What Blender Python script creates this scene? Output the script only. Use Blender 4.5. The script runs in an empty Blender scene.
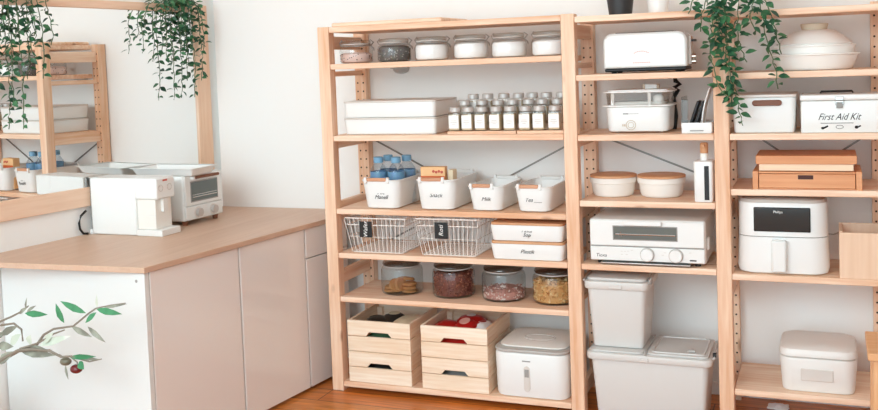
import bpy, bmesh, math, random
from mathutils import Vector, Matrix
C = bpy.context.scene.collection
S = 0.01                      # everything below is written in centimetres
PI = math.pi
rnd = random.Random(7)

# ------------------------------------------------------------------ camera, world, light, exposure
def camera():
    y, p, r = map(math.radians, (-21.81, -3.32, -2.11))
    fwd = Vector((math.sin(y)*math.cos(p), math.cos(y)*math.cos(p), math.sin(p)))
    right = Vector((math.cos(y), -math.sin(y), 0)); up = right.cross(fwd)
    R = right*math.cos(r) + up*math.sin(r); U = -right*math.sin(r) + up*math.cos(r)
    cd = bpy.data.cameras.new('camera'); co = bpy.data.objects.new('camera', cd); C.objects.link(co)
    m = Matrix.Identity(4)
    for i in range(3):
        m[i][0], m[i][1], m[i][2] = R[i], U[i], -fwd[i]
        m[i][3] = (166.1, -298.9, 114.7)[i]*S
    co.matrix_world = m
    cd.sensor_fit = 'HORIZONTAL'; cd.sensor_width = 36; cd.lens = 965.8/878*36
    cd.shift_x = (439-443.7)/878; cd.shift_y = (120.2-205)/878
    cd.clip_start = 0.05; cd.clip_end = 100
    bpy.context.scene.camera = co
camera()
sc = bpy.context.scene
sc.view_settings.view_transform = 'Standard'; sc.view_settings.look = 'None'
sc.view_settings.gamma = 1.0; sc.view_settings.exposure = 0.92
sc.cycles.transparent_max_bounces = 32; sc.cycles.diffuse_bounces = 8; sc.cycles.max_bounces = 16
w = bpy.data.worlds.new('world'); sc.world = w; w.use_nodes = True
w.node_tree.nodes['Background'].inputs[0].default_value = (0.69, 0.90, 1.0, 1)
w.node_tree.nodes['Background'].inputs[1].default_value = 1.65
def area(name, loc, target, sx, sy, power, col):
    l = bpy.data.lights.new(name, 'AREA'); l.shape = 'RECTANGLE'; l.size = sx*S; l.size_y = sy*S
    l.energy = power; l.color = col
    o = bpy.data.objects.new(name, l); C.objects.link(o); o.location = Vector(loc)*S
    o.rotation_euler = (Vector(target)-Vector(loc)).to_track_quat('-Z', 'Y').to_euler()
area('added_front_light', (20, -400, 235), (70, 0, 60), 220, 150, 42, (0.86, 0.97, 1.0))  # added area lamp for directional shading; no window stands here

# ------------------------------------------------------------------ materials
def lin(h):
    v = [int(h[i:i+2], 16)/255 for i in (0, 2, 4)]
    return tuple(c/12.92 if c <= .04045 else ((c+.055)/1.055)**2.4 for c in v) + (1,)
def base(name):
    m = bpy.data.materials.new(name); m.use_nodes = True
    return m, m.node_tree, m.node_tree.nodes['Principled BSDF']
def plain(name, h, rough=.45, metal=0, bump=0, scale=60, vary=.0, coat=0):
    m, nt, b = base(name)
    b.inputs['Base Color'].default_value = lin(h); b.inputs['Roughness'].default_value = rough
    b.inputs['Metallic'].default_value = metal; b.inputs['Coat Weight'].default_value = coat
    tc = nt.nodes.new('ShaderNodeTexCoord'); n = nt.nodes.new('ShaderNodeTexNoise')
    n.inputs['Scale'].default_value = scale; nt.links.new(tc.outputs['Object'], n.inputs['Vector'])
    if vary:
        mx = nt.nodes.new('ShaderNodeMixRGB'); mx.blend_type = 'MULTIPLY'; mx.inputs[0].default_value = vary
        mx.inputs[1].default_value = lin(h); nt.links.new(n.outputs['Color'], mx.inputs[2])
        nt.links.new(mx.outputs[0], b.inputs['Base Color'])
    if bump:
        bp = nt.nodes.new('ShaderNodeBump'); bp.inputs['Strength'].default_value = bump; bp.inputs['Distance'].default_value = .002
        nt.links.new(n.outputs['Fac'], bp.inputs['Height']); nt.links.new(bp.outputs[0], b.inputs['Normal'])
    return m
def wood(name, axis, dark, light, knots=True, rough=.5, fine=90., broad=16., knot='8A5530'):
    m, nt, b = base(name); N = nt.nodes; L = nt.links
    tc = N.new('ShaderNodeTexCoord'); oi = N.new('ShaderNodeObjectInfo')
    off = N.new('ShaderNodeVectorMath'); off.operation = 'SCALE'; off.inputs[0].default_value = (7.3, 5.1, 3.7)
    L.new(oi.outputs['Random'], off.inputs['Scale'])
    add = N.new('ShaderNodeVectorMath'); L.new(tc.outputs['Object'], add.inputs[0]); L.new(off.outputs[0], add.inputs[1])
    mp = N.new('ShaderNodeMapping'); sc_ = [1, 1, 1]; sc_[axis] = .06; mp.inputs['Scale'].default_value = sc_
    L.new(add.outputs[0], mp.inputs['Vector'])
    n1 = N.new('ShaderNodeTexNoise'); n1.inputs['Scale'].default_value = broad; n1.inputs['Detail'].default_value = 4; n1.inputs['Distortion'].default_value = .6
    n2 = N.new('ShaderNodeTexNoise'); n2.inputs['Scale'].default_value = fine; n2.inputs['Detail'].default_value = 6
    L.new(mp.outputs[0], n1.inputs['Vector']); L.new(mp.outputs[0], n2.inputs['Vector'])
    mix = N.new('ShaderNodeMath'); mix.operation = 'MULTIPLY_ADD'; mix.inputs[1].default_value = .45
    L.new(n2.outputs['Fac'], mix.inputs[0])
    h = N.new('ShaderNodeMath'); h.operation = 'MULTIPLY'; h.inputs[1].default_value = .55; L.new(n1.outputs['Fac'], h.inputs[0]); L.new(h.outputs[0], mix.inputs[2])
    r = N.new('ShaderNodeValToRGB'); r.color_ramp.elements[0].position = .34; r.color_ramp.elements[1].position = .62
    r.color_ramp.elements[0].color = lin(dark); r.color_ramp.elements[1].color = lin(light); L.new(mix.outputs[0], r.inputs[0])
    out = r.outputs[0]
    if knots:
        mk = N.new('ShaderNodeMapping'); s2 = [9, 9, 9]; s2[axis] = 4.2; mk.inputs['Scale'].default_value = s2; L.new(add.outputs[0], mk.inputs['Vector'])
        v = N.new('ShaderNodeTexVoronoi'); v.inputs['Scale'].default_value = 1; L.new(mk.outputs[0], v.inputs['Vector'])
        kr = N.new('ShaderNodeValToRGB'); kr.color_ramp.elements[0].position = .05; kr.color_ramp.elements[1].position = .13
        kr.color_ramp.elements[0].color = (.75, .75, .75, 1); kr.color_ramp.elements[1].color = (0, 0, 0, 1); L.new(v.outputs['Distance'], kr.inputs[0])
        mm = N.new('ShaderNodeMixRGB'); L.new(kr.outputs[0], mm.inputs[0]); L.new(out, mm.inputs[1]); mm.inputs[2].default_value = lin(knot); out = mm.outputs[0]
    L.new(out, b.inputs['Base Color']); b.inputs['Roughness'].default_value = rough
    bp = N.new('ShaderNodeBump'); bp.inputs['Strength'].default_value = .12; bp.inputs['Distance'].default_value = .002
    L.new(n2.outputs['Fac'], bp.inputs['Height']); L.new(bp.outputs[0], b.inputs['Normal'])
    return m
def glass(name, tint='FFFFFF', gloss=.9, ior=1.45):
    m, nt, b = base(name); N = nt.nodes; L = nt.links; N.remove(b)
    t = N.new('ShaderNodeBsdfTransparent'); t.inputs[0].default_value = lin(tint)
    g = N.new('ShaderNodeBsdfGlossy'); g.inputs['Roughness'].default_value = .04
    f = N.new('ShaderNodeLayerWeight'); f.inputs[0].default_value = .5
    p = N.new('ShaderNodeMath'); p.operation = 'POWER'; p.inputs[1].default_value = 3; L.new(f.outputs['Facing'], p.inputs[0])
    k = N.new('ShaderNodeMath'); k.operation = 'MULTIPLY_ADD'; k.inputs[1].default_value = gloss*.75; k.inputs[2].default_value = .05; L.new(p.outputs[0], k.inputs[0])
    mx = N.new('ShaderNodeMixShader'); L.new(k.outputs[0], mx.inputs[0]); L.new(t.outputs[0], mx.inputs[1]); L.new(g.outputs[0], mx.inputs[2])
    L.new(mx.outputs[0], N['Material Output'].inputs[0])
    return m
def leafmat(name, a, b_):
    m, nt, b = base(name); N = nt.nodes; L = nt.links
    tc = N.new('ShaderNodeTexCoord'); n = N.new('ShaderNodeTexNoise'); n.inputs['Scale'].default_value = 28
    L.new(tc.outputs['Object'], n.inputs['Vector'])
    r = N.new('ShaderNodeValToRGB'); r.color_ramp.elements[0].position = .38; r.color_ramp.elements[1].position = .64
    r.color_ramp.elements[0].color = lin(a); r.color_ramp.elements[1].color = lin(b_); L.new(n.outputs['Fac'], r.inputs[0])
    L.new(r.outputs[0], b.inputs['Base Color']); b.inputs['Roughness'].default_value = .45
    return m
def floor_mat():
    m, nt, b = base('floor_boards'); N = nt.nodes; L = nt.links
    tc = N.new('ShaderNodeTexCoord'); mp = N.new('ShaderNodeMapping')
    L.new(tc.outputs['Object'], mp.inputs['Vector'])
    br = N.new('ShaderNodeTexBrick'); br.inputs['Scale'].default_value = 1; br.inputs['Brick Width'].default_value = 1.3; br.inputs['Row Height'].default_value = .11
    br.inputs['Mortar Size'].default_value = .002; br.offset = .37
    br.inputs['Color1'].default_value = lin('D27A34'); br.inputs['Color2'].default_value = lin('E09046'); br.inputs['Mortar'].default_value = lin('6A3414')
    L.new(mp.outputs[0], br.inputs['Vector'])
    m2 = N.new('ShaderNodeMapping'); m2.inputs['Scale'].default_value = (2.2, 30, 1); L.new(tc.outputs['Object'], m2.inputs['Vector'])
    n = N.new('ShaderNodeTexNoise'); n.inputs['Scale'].default_value = 1.5; n.inputs['Detail'].default_value = 7; n.inputs['Distortion'].default_value = 1; L.new(m2.outputs[0], n.inputs['Vector'])
    r = N.new('ShaderNodeValToRGB'); r.color_ramp.elements[0].position = .3; r.color_ramp.elements[1].position = .7
    r.color_ramp.elements[0].color = (.45, .38, .32, 1); r.color_ramp.elements[1].color = (1.1, 1.05, 1, 1); L.new(n.outputs['Fac'], r.inputs[0])
    mx = N.new('ShaderNodeMixRGB'); mx.blend_type = 'MULTIPLY'; mx.inputs[0].default_value = .85; L.new(br.outputs[0], mx.inputs[1]); L.new(r.outputs[0], mx.inputs[2])
    L.new(mx.outputs[0], b.inputs['Base Color']); b.inputs['Roughness'].default_value = .32
    return m
M = dict(
    wallr=plain('wall_bounce_dim', 'B5ABA3', .75), wall=plain('wall_paint', 'F1EFEC', .7, bump=.05, scale=25), ceil=plain('ceiling_paint', 'F6F5F3', .8), trim=plain('trim_paint', 'F0EEEA', .4),
    floor=floor_mat(),
    pine_x=wood('pine_along_x', 0, 'DFA981', 'F7DBC2'), pine_y=wood('pine_along_y', 1, 'DFA981', 'F7DBC2'), pine_z=wood('pine_along_z', 2, 'DDA67D', 'F5D5BA'),
    crate_x=wood('crate_wood_x', 0, 'E9C8A5', 'FAEAD6', fine=120), crate_y=wood('crate_wood_y', 1, 'E3BF9B', 'F7E3CC', fine=120),
    frame_y=wood('mirror_wood_y', 1, 'E0B797', 'EFCFB6'), frame_z=wood('mirror_wood_z', 2, 'E2B896', 'F0D0B6'),
    top=wood('worktop_wood', 1, 'C8A58C', 'D2B29B', knots=False, rough=.42, fine=140, broad=30),
    orange_x=wood('orange_wood', 0, 'D08A5A', 'E3A678', knots=False), pale_x=wood('pale_wood', 0, 'EBCBAA', 'F3DABC', knots=False), pale_z=wood('pale_wood_z', 2, 'E3BE9F', 'EDCDB2', knots=False),
    lidwood=wood('lid_wood', 0, 'C98F63', 'D8A67C', knots=False), grip=wood('grip_wood', 0, 'C48A68', 'D8A482', knots=False), walnut=wood('dark_grip_wood', 0, '74452F', '8E5C42', knots=False),
    stool_x=wood('stool_wood_x', 0, 'DBA06E', 'EABB8E'), stool_z=wood('stool_wood_z', 2, 'DBA06E', 'EABB8E'),
    white=plain('white_plastic', 'ECEDEB', .38), white_e=plain('white_enamel', 'EAECEA', .22, coat=.3), cream=plain('cream_plastic', 'EEEAE3', .42), offw=plain('off_white_plastic', 'E9E6E1', .4),
    door=plain('door_lacquer', 'EDE8E4', .18, coat=.4), panel=plain('panel_white', 'E2E6E5', .35), grey=plain('bin_grey_plastic', 'D6D3CF', .42), lidgrey=plain('bin_lid_grey', 'CBC8C4', .36),
    rim=plain('grey_rim', 'B9B5B0', .35), tank=plain('grey_tank', '9C9A97', .15), greytop=plain('warm_grey_top', 'C9C3BC', .35), line=plain('joint_grey', '8D8984', .5), softline=plain('soft_joint', 'C9C5BF', .5),
    black=plain('black_plastic', '101011', .5), blackg=plain('black_gloss', '0C0F0F', .08), ink=plain('black_ink', '0B0B0D', .8), dark=plain('hole_shade', '3A2618', .8),
    steel=plain('brushed_steel', 'C9C7C4', .25, metal=1), chrome=plain('chrome', 'B8B2AA', .12, metal=1), wire=plain('white_wire', 'EFEAE4', .35), clip=plain('clip_wire', 'BAB5B0', .35, metal=.5), brace=plain('brace_steel', '86807A', .4, metal=.4),
    mirror=plain('mirror_silver', 'F0F1F0', .0, metal=1), capgrey=plain('grey_cap', 'C6C0BB', .35, metal=.25), label=plain('paper_label', 'F3F2EF', .7),
    jarclear=glass('clear_jar_glass', 'FCFDFD', .8), jar=glass('jar_glass', 'EDF0F0', 1.0), smoke=glass('smoke_glass', 'F4F4F2', .9), lidglass=glass('lid_glass', 'D3D0CC', 1.0), gasket=plain('pale_gasket', 'CFC9C2', .5), clear=glass('clear_plastic', 'EAE6E2', .8), ovenglass=plain('oven_window', '59625F', .08, coat=.5),
    ovenin=plain('oven_cavity', '8C9490', .3, metal=.4),
    red=plain('red_pack', 'C5231F', .3, vary=.4, scale=30), orange=plain('orange_pack', 'F1C08A', .5), green=plain('green_pack', '2F5A40', .35), darkp=plain('dark_pack', '2B2926', .4), beige=plain('beige_pack', 'E2D0B0', .5), redink=plain('red_print', 'C8553F', .5), pinkink=plain('pink_print', 'D9A092', .5), orangeink=plain('orange_print', 'D8622A', .5),
    blue=plain('blue_wrap', '6F9CC0', .35, vary=.35, scale=90), water=glass('bottle_plastic', 'EEF4F8', .8), cap=plain('blue_cap', '78AACB', .4),
    powder=plain('white_powder', 'FBFAF8', .9), pinkbean=plain('pink_beans', 'E6C7BB', .7), speck=plain('dark_speck', '4A2A24', .7), seeds=plain('dark_seeds', '76716C', .8, vary=.5, scale=120), seedl=plain('pale_seeds', 'B5B0AA', .8),
    chili=plain('dried_red', '8A4434', .6, vary=.5, scale=120), chili2=plain('dried_brown', 'A8664E', .6), mallow=plain('pale_cereal', 'F4E2D8', .7), mallow2=plain('rose_cereal', 'C99084', .7), corn=plain('corn_flake', 'EBC48C', .6), corn2=plain('corn_flake_dark', 'D9A263', .6), cookie=plain('cookie', 'C98850', .8, vary=.35, scale=60, bump=.3), amber=plain('amber_jar', 'A5773F', .3),
    leaf=leafmat('vine_leaf', '184530', '437A4E'), stem=plain('vine_stem', '4F6B45', .6), olive_g=leafmat('olive_leaf', '2A774B', '438E60'), olive_d=leafmat('olive_leaf_grey', '76776B', '9DA393'), olive_p=leafmat('olive_leaf_pale', 'C3CFBF', 'D7DFD2'), twig=plain('olive_twig', '857D70', .7), fruit_r=plain('ripe_olive', '6B2222', .25), fruit_g=plain('green_olive', '6E6A58', .4),
    terracotta=plain('pot_dark', '2A2A2C', .5), potwhite=plain('pot_white', 'F1EFEC', .4), soil=plain('soil', '3A2A1E', .9), clay=plain('clay_cream', 'F4F2ED', .3), knob=plain('clay_knob', 'CDBBA4', .6), screw=plain('screw_grey', 'A8A6A2', .4, metal=.6), fixture=plain('fixture_grey', 'B4B0AC', .35), emboss=plain('embossed_plate', 'D9D3CC', .45), rubber=plain('rubber_foot', '222222', .6),
)
# per-axis aliases
# ------------------------------------------------------------------ mesh helpers (cm)
def box(bm, x0, x1, y0, y1, z0, z1, mi=0):
    v = [bm.verts.new(p) for p in ((x0,y0,z0),(x1,y0,z0),(x1,y1,z0),(x0,y1,z0),(x0,y0,z1),(x1,y0,z1),(x1,y1,z1),(x0,y1,z1))]
    for f in ((3,2,1,0),(4,5,6,7),(0,1,5,4),(1,2,6,5),(2,3,7,6),(3,0,4,7)):
        bm.faces.new([v[i] for i in f]).material_index = mi
    return v
def obox(bm, c, ax, ay, az, sx, sy, sz, mi=0):     # oriented box, half sizes
    c = Vector(c); ax, ay, az = (Vector(a).normalized() for a in (ax, ay, az)); v = []
    for k in (-1, 1):
        for i, j in ((-1,-1),(1,-1),(1,1),(-1,1)): v.append(bm.verts.new(c+ax*sx*i+ay*sy*j+az*sz*k))
    for f in ((3,2,1,0),(4,5,6,7),(0,1,5,4),(1,2,6,5),(2,3,7,6),(3,0,4,7)): bm.faces.new([v[i] for i in f]).material_index = mi
def prism(bm, poly, z0, z1, mi=0):
    a = [bm.verts.new((x, y, z0)) for x, y in poly]; b = [bm.verts.new((x, y, z1)) for x, y in poly]; n = len(poly)
    bm.faces.new(a[::-1]).material_index = mi; bm.faces.new(b).material_index = mi
    for i in range(n): bm.faces.new([a[i], a[(i+1)%n], b[(i+1)%n], b[i]]).material_index = mi
def prism_y(bm, poly, y0, y1, mi=0):               # poly in x,z
    a = [bm.verts.new((x, y0, z)) for x, z in poly]; b = [bm.verts.new((x, y1, z)) for x, z in poly]; n = len(poly)
    bm.faces.new(a).material_index = mi; bm.faces.new(b[::-1]).material_index = mi
    for i in range(n): bm.faces.new([a[(i+1)%n], a[i], b[i], b[(i+1)%n]]).material_index = mi
def rr(hx, hy, r, n=5):                            # rounded rectangle outline, ccw
    r = min(r, hx-.01, hy-.01); p = []
    for cx, cy, a0 in ((hx-r,-hy+r,-PI/2),(hx-r,hy-r,0),(-hx+r,hy-r,PI/2),(-hx+r,-hy+r,PI)):
        for i in range(n+1):
            a = a0+PI/2*i/n; p.append((cx+r*math.cos(a), cy+r*math.sin(a)))
    return p
def loft(bm, loops, cap0=True, cap1=True, mi=0):   # loops: lists of (x,y,z)
    L = [[bm.verts.new(p) for p in l] for l in loops]; n = len(L[0])
    for a, b in zip(L, L[1:]):
        for i in range(n): bm.faces.new([a[i], a[(i+1)%n], b[(i+1)%n], b[i]]).material_index = mi
    if cap0: bm.faces.new(L[0][::-1]).material_index = mi
    if cap1: bm.faces.new(L[-1]).material_index = mi
def rl(hx, hy, r, z, cx=0, cy=0, n=5): return [(x+cx, y+cy, z) for x, y in rr(hx, hy, r, n)]
def tub(bm, hx, hy, r, h, t=0, wall=.35, z0=0, cx=0, cy=0, foot=.6, mi=0):   # open tapered container; t = how much narrower at base
    o = [(hx-t-foot, hy-t-foot, z0), (hx-t-.15*foot, hy-t-.15*foot, z0+.3*foot), (hx-t, hy-t, z0+foot), (hx, hy, z0+h-.2), (hx-.06, hy-.06, z0+h), (hx-wall, hy-wall, z0+h), (hx-wall-.05, hy-wall-.05, z0+h-.2), (hx-t-wall, hy-t-wall, z0+foot+wall)]
    loft(bm, [rl(a, b, max(r-(hx-a)*.6, .3), z, cx, cy) for a, b, z in o], mi=mi)
def solid(bm, hx, hy, r, z0, z1, t=0, e=.4, cx=0, cy=0, mi=0):               # closed rounded block, soft top and bottom edges; t = narrower at base
    o = [(hx-t-e, hy-t-e, z0), (hx-t-e*.3, hy-t-e*.3, z0+e*.3), (hx-t, hy-t, z0+e), (hx, hy, z1-e), (hx-e*.3, hy-e*.3, z1-e*.3), (hx-e, hy-e, z1)]
    loft(bm, [rl(a, b, max(r-(hx-a), .15), z, cx, cy) for a, b, z in o], mi=mi)
def lathe(bm, prof, n=32, cx=0, cy=0, mi=0, cap=True):
    L = []
    for r, z in prof:
        L.append([bm.verts.new((cx+max(r,.001)*math.cos(2*PI*i/n), cy+max(r,.001)*math.sin(2*PI*i/n), z)) for i in range(n)])
    for a, b in zip(L, L[1:]):
        for i in range(n): bm.faces.new([a[i], a[(i+1)%n], b[(i+1)%n], b[i]]).material_index = mi
    if cap: bm.faces.new(L[0][::-1]).material_index = mi; bm.faces.new(L[-1]).material_index = mi
def tube(bm, pts, r, n=6, closed=False, mi=0, taper=None):
    pts = [Vector(p) for p in pts]; rings = []
    for i, p in enumerate(pts):
        a = pts[i-1] if (i or closed) else p; b = pts[(i+1) % len(pts)] if (i < len(pts)-1 or closed) else p
        d = (b-a).normalized(); u = d.cross(Vector((0,0,1)))
        if u.length < .2: u = d.cross(Vector((0,1,0)))
        u.normalize(); v = d.cross(u); rad = r if taper is None else r+(taper-r)*i/(len(pts)-1)
        rings.append([bm.verts.new(p+(u*math.cos(2*PI*k/n)+v*math.sin(2*PI*k/n))*rad) for k in range(n)])
    m = len(rings)
    for i in range(m if closed else m-1):
        a, b = rings[i], rings[(i+1) % m]
        for k in range(n): bm.faces.new([a[k], a[(k+1)%n], b[(k+1)%n], b[k]]).material_index = mi
    if not closed: bm.faces.new(rings[0][::-1]).material_index = mi; bm.faces.new(rings[-1]).material_index = mi
def disc_y(bm, cx, cz, y0, y1, r, n=24, mi=0, e=0):  # short cylinder facing -y, y0 is the front
    prism_y(bm, [(cx+r*math.cos(2*PI*i/n), cz+r*math.sin(2*PI*i/n)) for i in range(n)], y0, y1, mi)
def chunk(bm, c, s, R, mi=0, flat=.6):
    m = Matrix.Rotation(R.uniform(0, 6.3), 3, Vector((R.uniform(-1,1), R.uniform(-1,1), R.uniform(-1,1))).normalized() if True else None)
    v = [bm.verts.new(Vector(c)+m @ Vector(p)) for p in ((s,0,0),(-s,0,0),(0,s,0),(0,-s,0),(0,0,s*flat),(0,0,-s*flat))]
    for f in ((0,2,4),(2,1,4),(1,3,4),(3,0,4),(2,0,5),(1,2,5),(3,1,5),(0,3,5)): bm.faces.new([v[i] for i in f]).material_index = mi
def blob(bm, c, rx, ry, rz, n=10, mi=0):
    L = []
    for j in range(1, n//2+1):
        t = PI*j/(n//2+1); L.append([bm.verts.new((c[0]+rx*math.sin(t)*math.cos(2*PI*i/n), c[1]+ry*math.sin(t)*math.sin(2*PI*i/n), c[2]-rz*math.cos(t))) for i in range(n)])
    for a, b in zip(L, L[1:]):
        for i in range(n): bm.faces.new([a[i], a[(i+1)%n], b[(i+1)%n], b[i]]).material_index = mi
    bm.faces.new(L[0][::-1]).material_index = mi; bm.faces.new(L[-1]).material_index = mi
def leaf(bm, p, d, up, ln, wd, mi=0, bend=.25):     # pointed oval, folded on its midrib
    p = Vector(p); d = Vector(d).normalized(); s = d.cross(Vector(up))
    if s.length < .05: s = d.cross(Vector((1, .3, 0)))
    s.normalize(); n = s.cross(d)
    T = ((0,0),(.18,.62),(.42,1),(.7,.72),(1,0)); mid = []; lf = []; rt = []
    for t, k in T:
        q = p+d*ln*t-n*ln*bend*t*t; mid.append(bm.verts.new(q))
        if 0 < t < 1:
            lf.append(bm.verts.new(q+s*wd*.5*k+n*wd*.14*k)); rt.append(bm.verts.new(q-s*wd*.5*k+n*wd*.14*k))
    for side, fl in ((lf, 0), (rt, 1)):
        fs = [[mid[0], mid[1], side[0]], [mid[1], mid[2], side[1], side[0]], [mid[2], mid[3], side[2], side[1]], [mid[3], mid[4], side[2]]]
        for f in fs: bm.faces.new(f[::-1] if fl else f).material_index = mi
NB = lambda: bmesh.new()
def obj(name, bm, mat, parent=None, bevel=0, smooth=True, kind=None, sharp=35):
    bmesh.ops.recalc_face_normals(bm, faces=bm.faces)
    bmesh.ops.scale(bm, vec=(S, S, S), verts=bm.verts)
    if smooth:
        for f in bm.faces: f.smooth = True
        for e in bm.edges:
            if len(e.link_faces) != 2 or e.calc_face_angle(0) > math.radians(sharp): e.smooth = False
    me = bpy.data.meshes.new(name); bm.to_mesh(me); bm.free()
    for m in (mat if isinstance(mat, (list, tuple)) else [mat]): me.materials.append(M[m])
    o = bpy.data.objects.new(name, me); C.objects.link(o)
    if parent: o.parent = parent
    if bevel:
        b = o.modifiers.new('bevel', 'BEVEL'); b.width = bevel*S; b.segments = 2; b.limit_method = 'ANGLE'; b.angle_limit = math.radians(40)
    if kind: o['kind'] = kind
    return o
def tag(o, label, cat, group=None):
    o['label'] = label; o['category'] = cat
    if group: o['group'] = group
    return o
def thing(name, label, cat, loc=(0,0,0), rz=0, group=None):
    o = bpy.data.objects.new(name, None); C.objects.link(o); o.empty_display_size = .02
    o.location = Vector(loc)*S; o.rotation_euler = (0, 0, math.radians(rz))
    return tag(o, label, cat, group)
def dup(root, loc, rz=None, label=None, group=None):
    r = root.copy(); C.objects.link(r); r.location = Vector(loc)*S
    if rz is not None: r.rotation_euler = (0, 0, math.radians(rz))
    if label: r['label'] = label
    if group: r['group'] = group
    for ch in list(root.children):
        c = ch.copy(); C.objects.link(c); c.parent = r
        for g in list(ch.children):
            d = g.copy(); C.objects.link(d); d.parent = c
    return r
def at(o, loc, rz=0): o.location = Vector(loc)*S; o.rotation_euler = (0, 0, math.radians(rz)); return o
def text(name, s, size, mat, parent, loc, shear=.25, rot=0, rx=90, ryaw=0, w=1.0, ext=.02):
    cu = bpy.data.curves.new('lettering', 'FONT'); cu.body = s; cu.size = size*S; cu.shear = shear; cu.align_x = 'CENTER'; cu.align_y = 'CENTER'; cu.space_line = .85
    cu.extrude = ext*S; cu.resolution_u = 3
    t = bpy.data.objects.new('lettering', cu); C.objects.link(t)
    dg = bpy.context.evaluated_depsgraph_get(); me = bpy.data.meshes.new_from_object(t.evaluated_get(dg))
    bpy.data.objects.remove(t); me.name = name
    me.transform(Matrix.Translation(Vector(loc)*S) @ Matrix.Rotation(math.radians(ryaw), 4, 'Z') @ Matrix.Rotation(math.radians(rx), 4, 'X') @ Matrix.Rotation(math.radians(rot), 4, 'Z') @ Matrix.Diagonal((w, 1, 1, 1)))
    me.materials.clear(); me.materials.append(M[mat])
    o = bpy.data.objects.new(name, me); C.objects.link(o)
    if parent: o.parent = parent
    return o
def struct(name, bm, mat, parent=None, **k):
    o = obj(name, bm, mat, parent, **k)
    if not parent: o['kind'] = 'structure'
    return o

# ------------------------------------------------------------------ the room
WA = 6.4; W0 = (-68.4, 32.0)                       # left wall: angle off square, and the corner
def wl(s, d=0): a = math.radians(WA); return (W0[0]+math.sin(a)*s+math.cos(a)*d, W0[1]+math.cos(a)*s-math.sin(a)*d)
b = NB(); box(b, -170, 330, -440, 60, -8, 0); struct('floor', b, 'floor', smooth=False)
b = NB(); box(b, -64.9, 330, 32, 44, 0, 255); struct('wall_back', b, 'wall', smooth=False)
b = NB(); prism(b, [wl(0), wl(13), wl(13, -12), wl(-480, -12), wl(-480)], 0, 255); struct('wall_left', b, 'wall', smooth=False)
b = NB(); box(b, 318, 330, -440, 31.9, 0, 255); struct('wall_right', b, 'wallr', smooth=False)  # unseen wall, coloured darker to cut its bounce onto the cabinet doors
b = NB(); box(b, -170, 330, -440, 60, 255.1, 262); struct('ceiling', b, 'ceil', smooth=False)
b = NB(); box(b, 0, 317.9, 30.9, 31.95, 0, 4.4); struct('baseboard_back', b, 'trim', bevel=.2)

# ------------------------------------------------------------------ kitchen run along the left wall
CA = -7.17; CO = (-16.6, -77.4)                    # cabinet run: local y follows its front, local x points into the room
def unit(y0, y1, label, fronts, end=False):
    t = thing('base_cabinet', label, 'cabinet', (CO[0], CO[1], 0), CA, 'white base cabinets under the worktop')
    b = NB(); box(b, -60, -2.2, y0+(1.8 if end else .1), y1-.1, 4.5, 58.2); obj('carcass', b, 'panel', t)
    b = NB(); box(b, -60, -3.2, y0+.4, y1-.1, 0, 4.4); obj('plinth', b, 'offw', t)
    if end:
        b = NB(); box(b, -63, 0, y0, y0+1.7, .2, 58.2); obj('end_panel', b, 'panel', t, bevel=.08)
        b = NB(); disc_y(b, -3.2, 55.6, y0-.12, y0+.1, .45); obj('screw_cap', b, 'screw', t)
    for nm, a0, a1, z0, z1 in fronts:
        b = NB(); box(b, -2, 0, a0, a1, z0, z1); obj(nm, b, 'door', t, bevel=.12)
    return t
unit(0, 40.3, 'white cabinet with plain glossy door nearest the camera, olive branch before its end panel', [('door', 2.1, 40.1, 1.2, 58)], True)
unit(40.7, 75.2, 'white cabinet with plain glossy door in the middle of the run', [('door', 40.9, 75, 1.2, 58)])
unit(75.6, 101.4, 'white cabinet with drawer front above a door, tucked behind the pine shelf post', [('drawer', 75.8, 101.2, 47.6, 58), ('door', 75.8, 101.2, 1.2, 47.2)])
b = NB(); prism(b, [(-15.6, -78.4), (-1.8, 31.9), wl(-.3, .05), wl(-115, .05)], 58.3, 60)
tag(obj('worktop', b, 'top', bevel=.15), 'light brown wood worktop over the white cabinets by the mirror', 'worktop')

# mirror
mt = thing('framed_mirror', 'large mirror in a pale pine frame on the left wall', 'mirror', (*wl(0), 0), -WA)
ms0, ms1, mz0, mz1 = -132, -1.4, 69.8, 141.8
b = NB(); box(b, .2, .9, ms0+3, ms1-3, mz0+3, mz1-2); obj('mirror_glass', b, 'mirror', mt, smooth=False)
for z0, z1 in ((mz0, mz0+6.6), (mz1-3, mz1)):
    b = NB(); box(b, .1, 1.5, ms0, ms1, z0, z1); obj('frame_rail', b, 'frame_y', mt, bevel=.2)
for s0, s1 in ((ms1-6.4, ms1), (ms0, ms0+5.2)):
    b = NB(); box(b, .12, 1.6, s0, s1, mz0+6.6, mz1-3); obj('frame_stile', b, 'frame_z', mt, bevel=.2)
b = NB(); box(b, .9, 1.6, ms1-7.8, ms1-6.4, mz0+6.6, mz1-3); obj('frame_slip', b, 'frame_z', mt)

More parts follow.
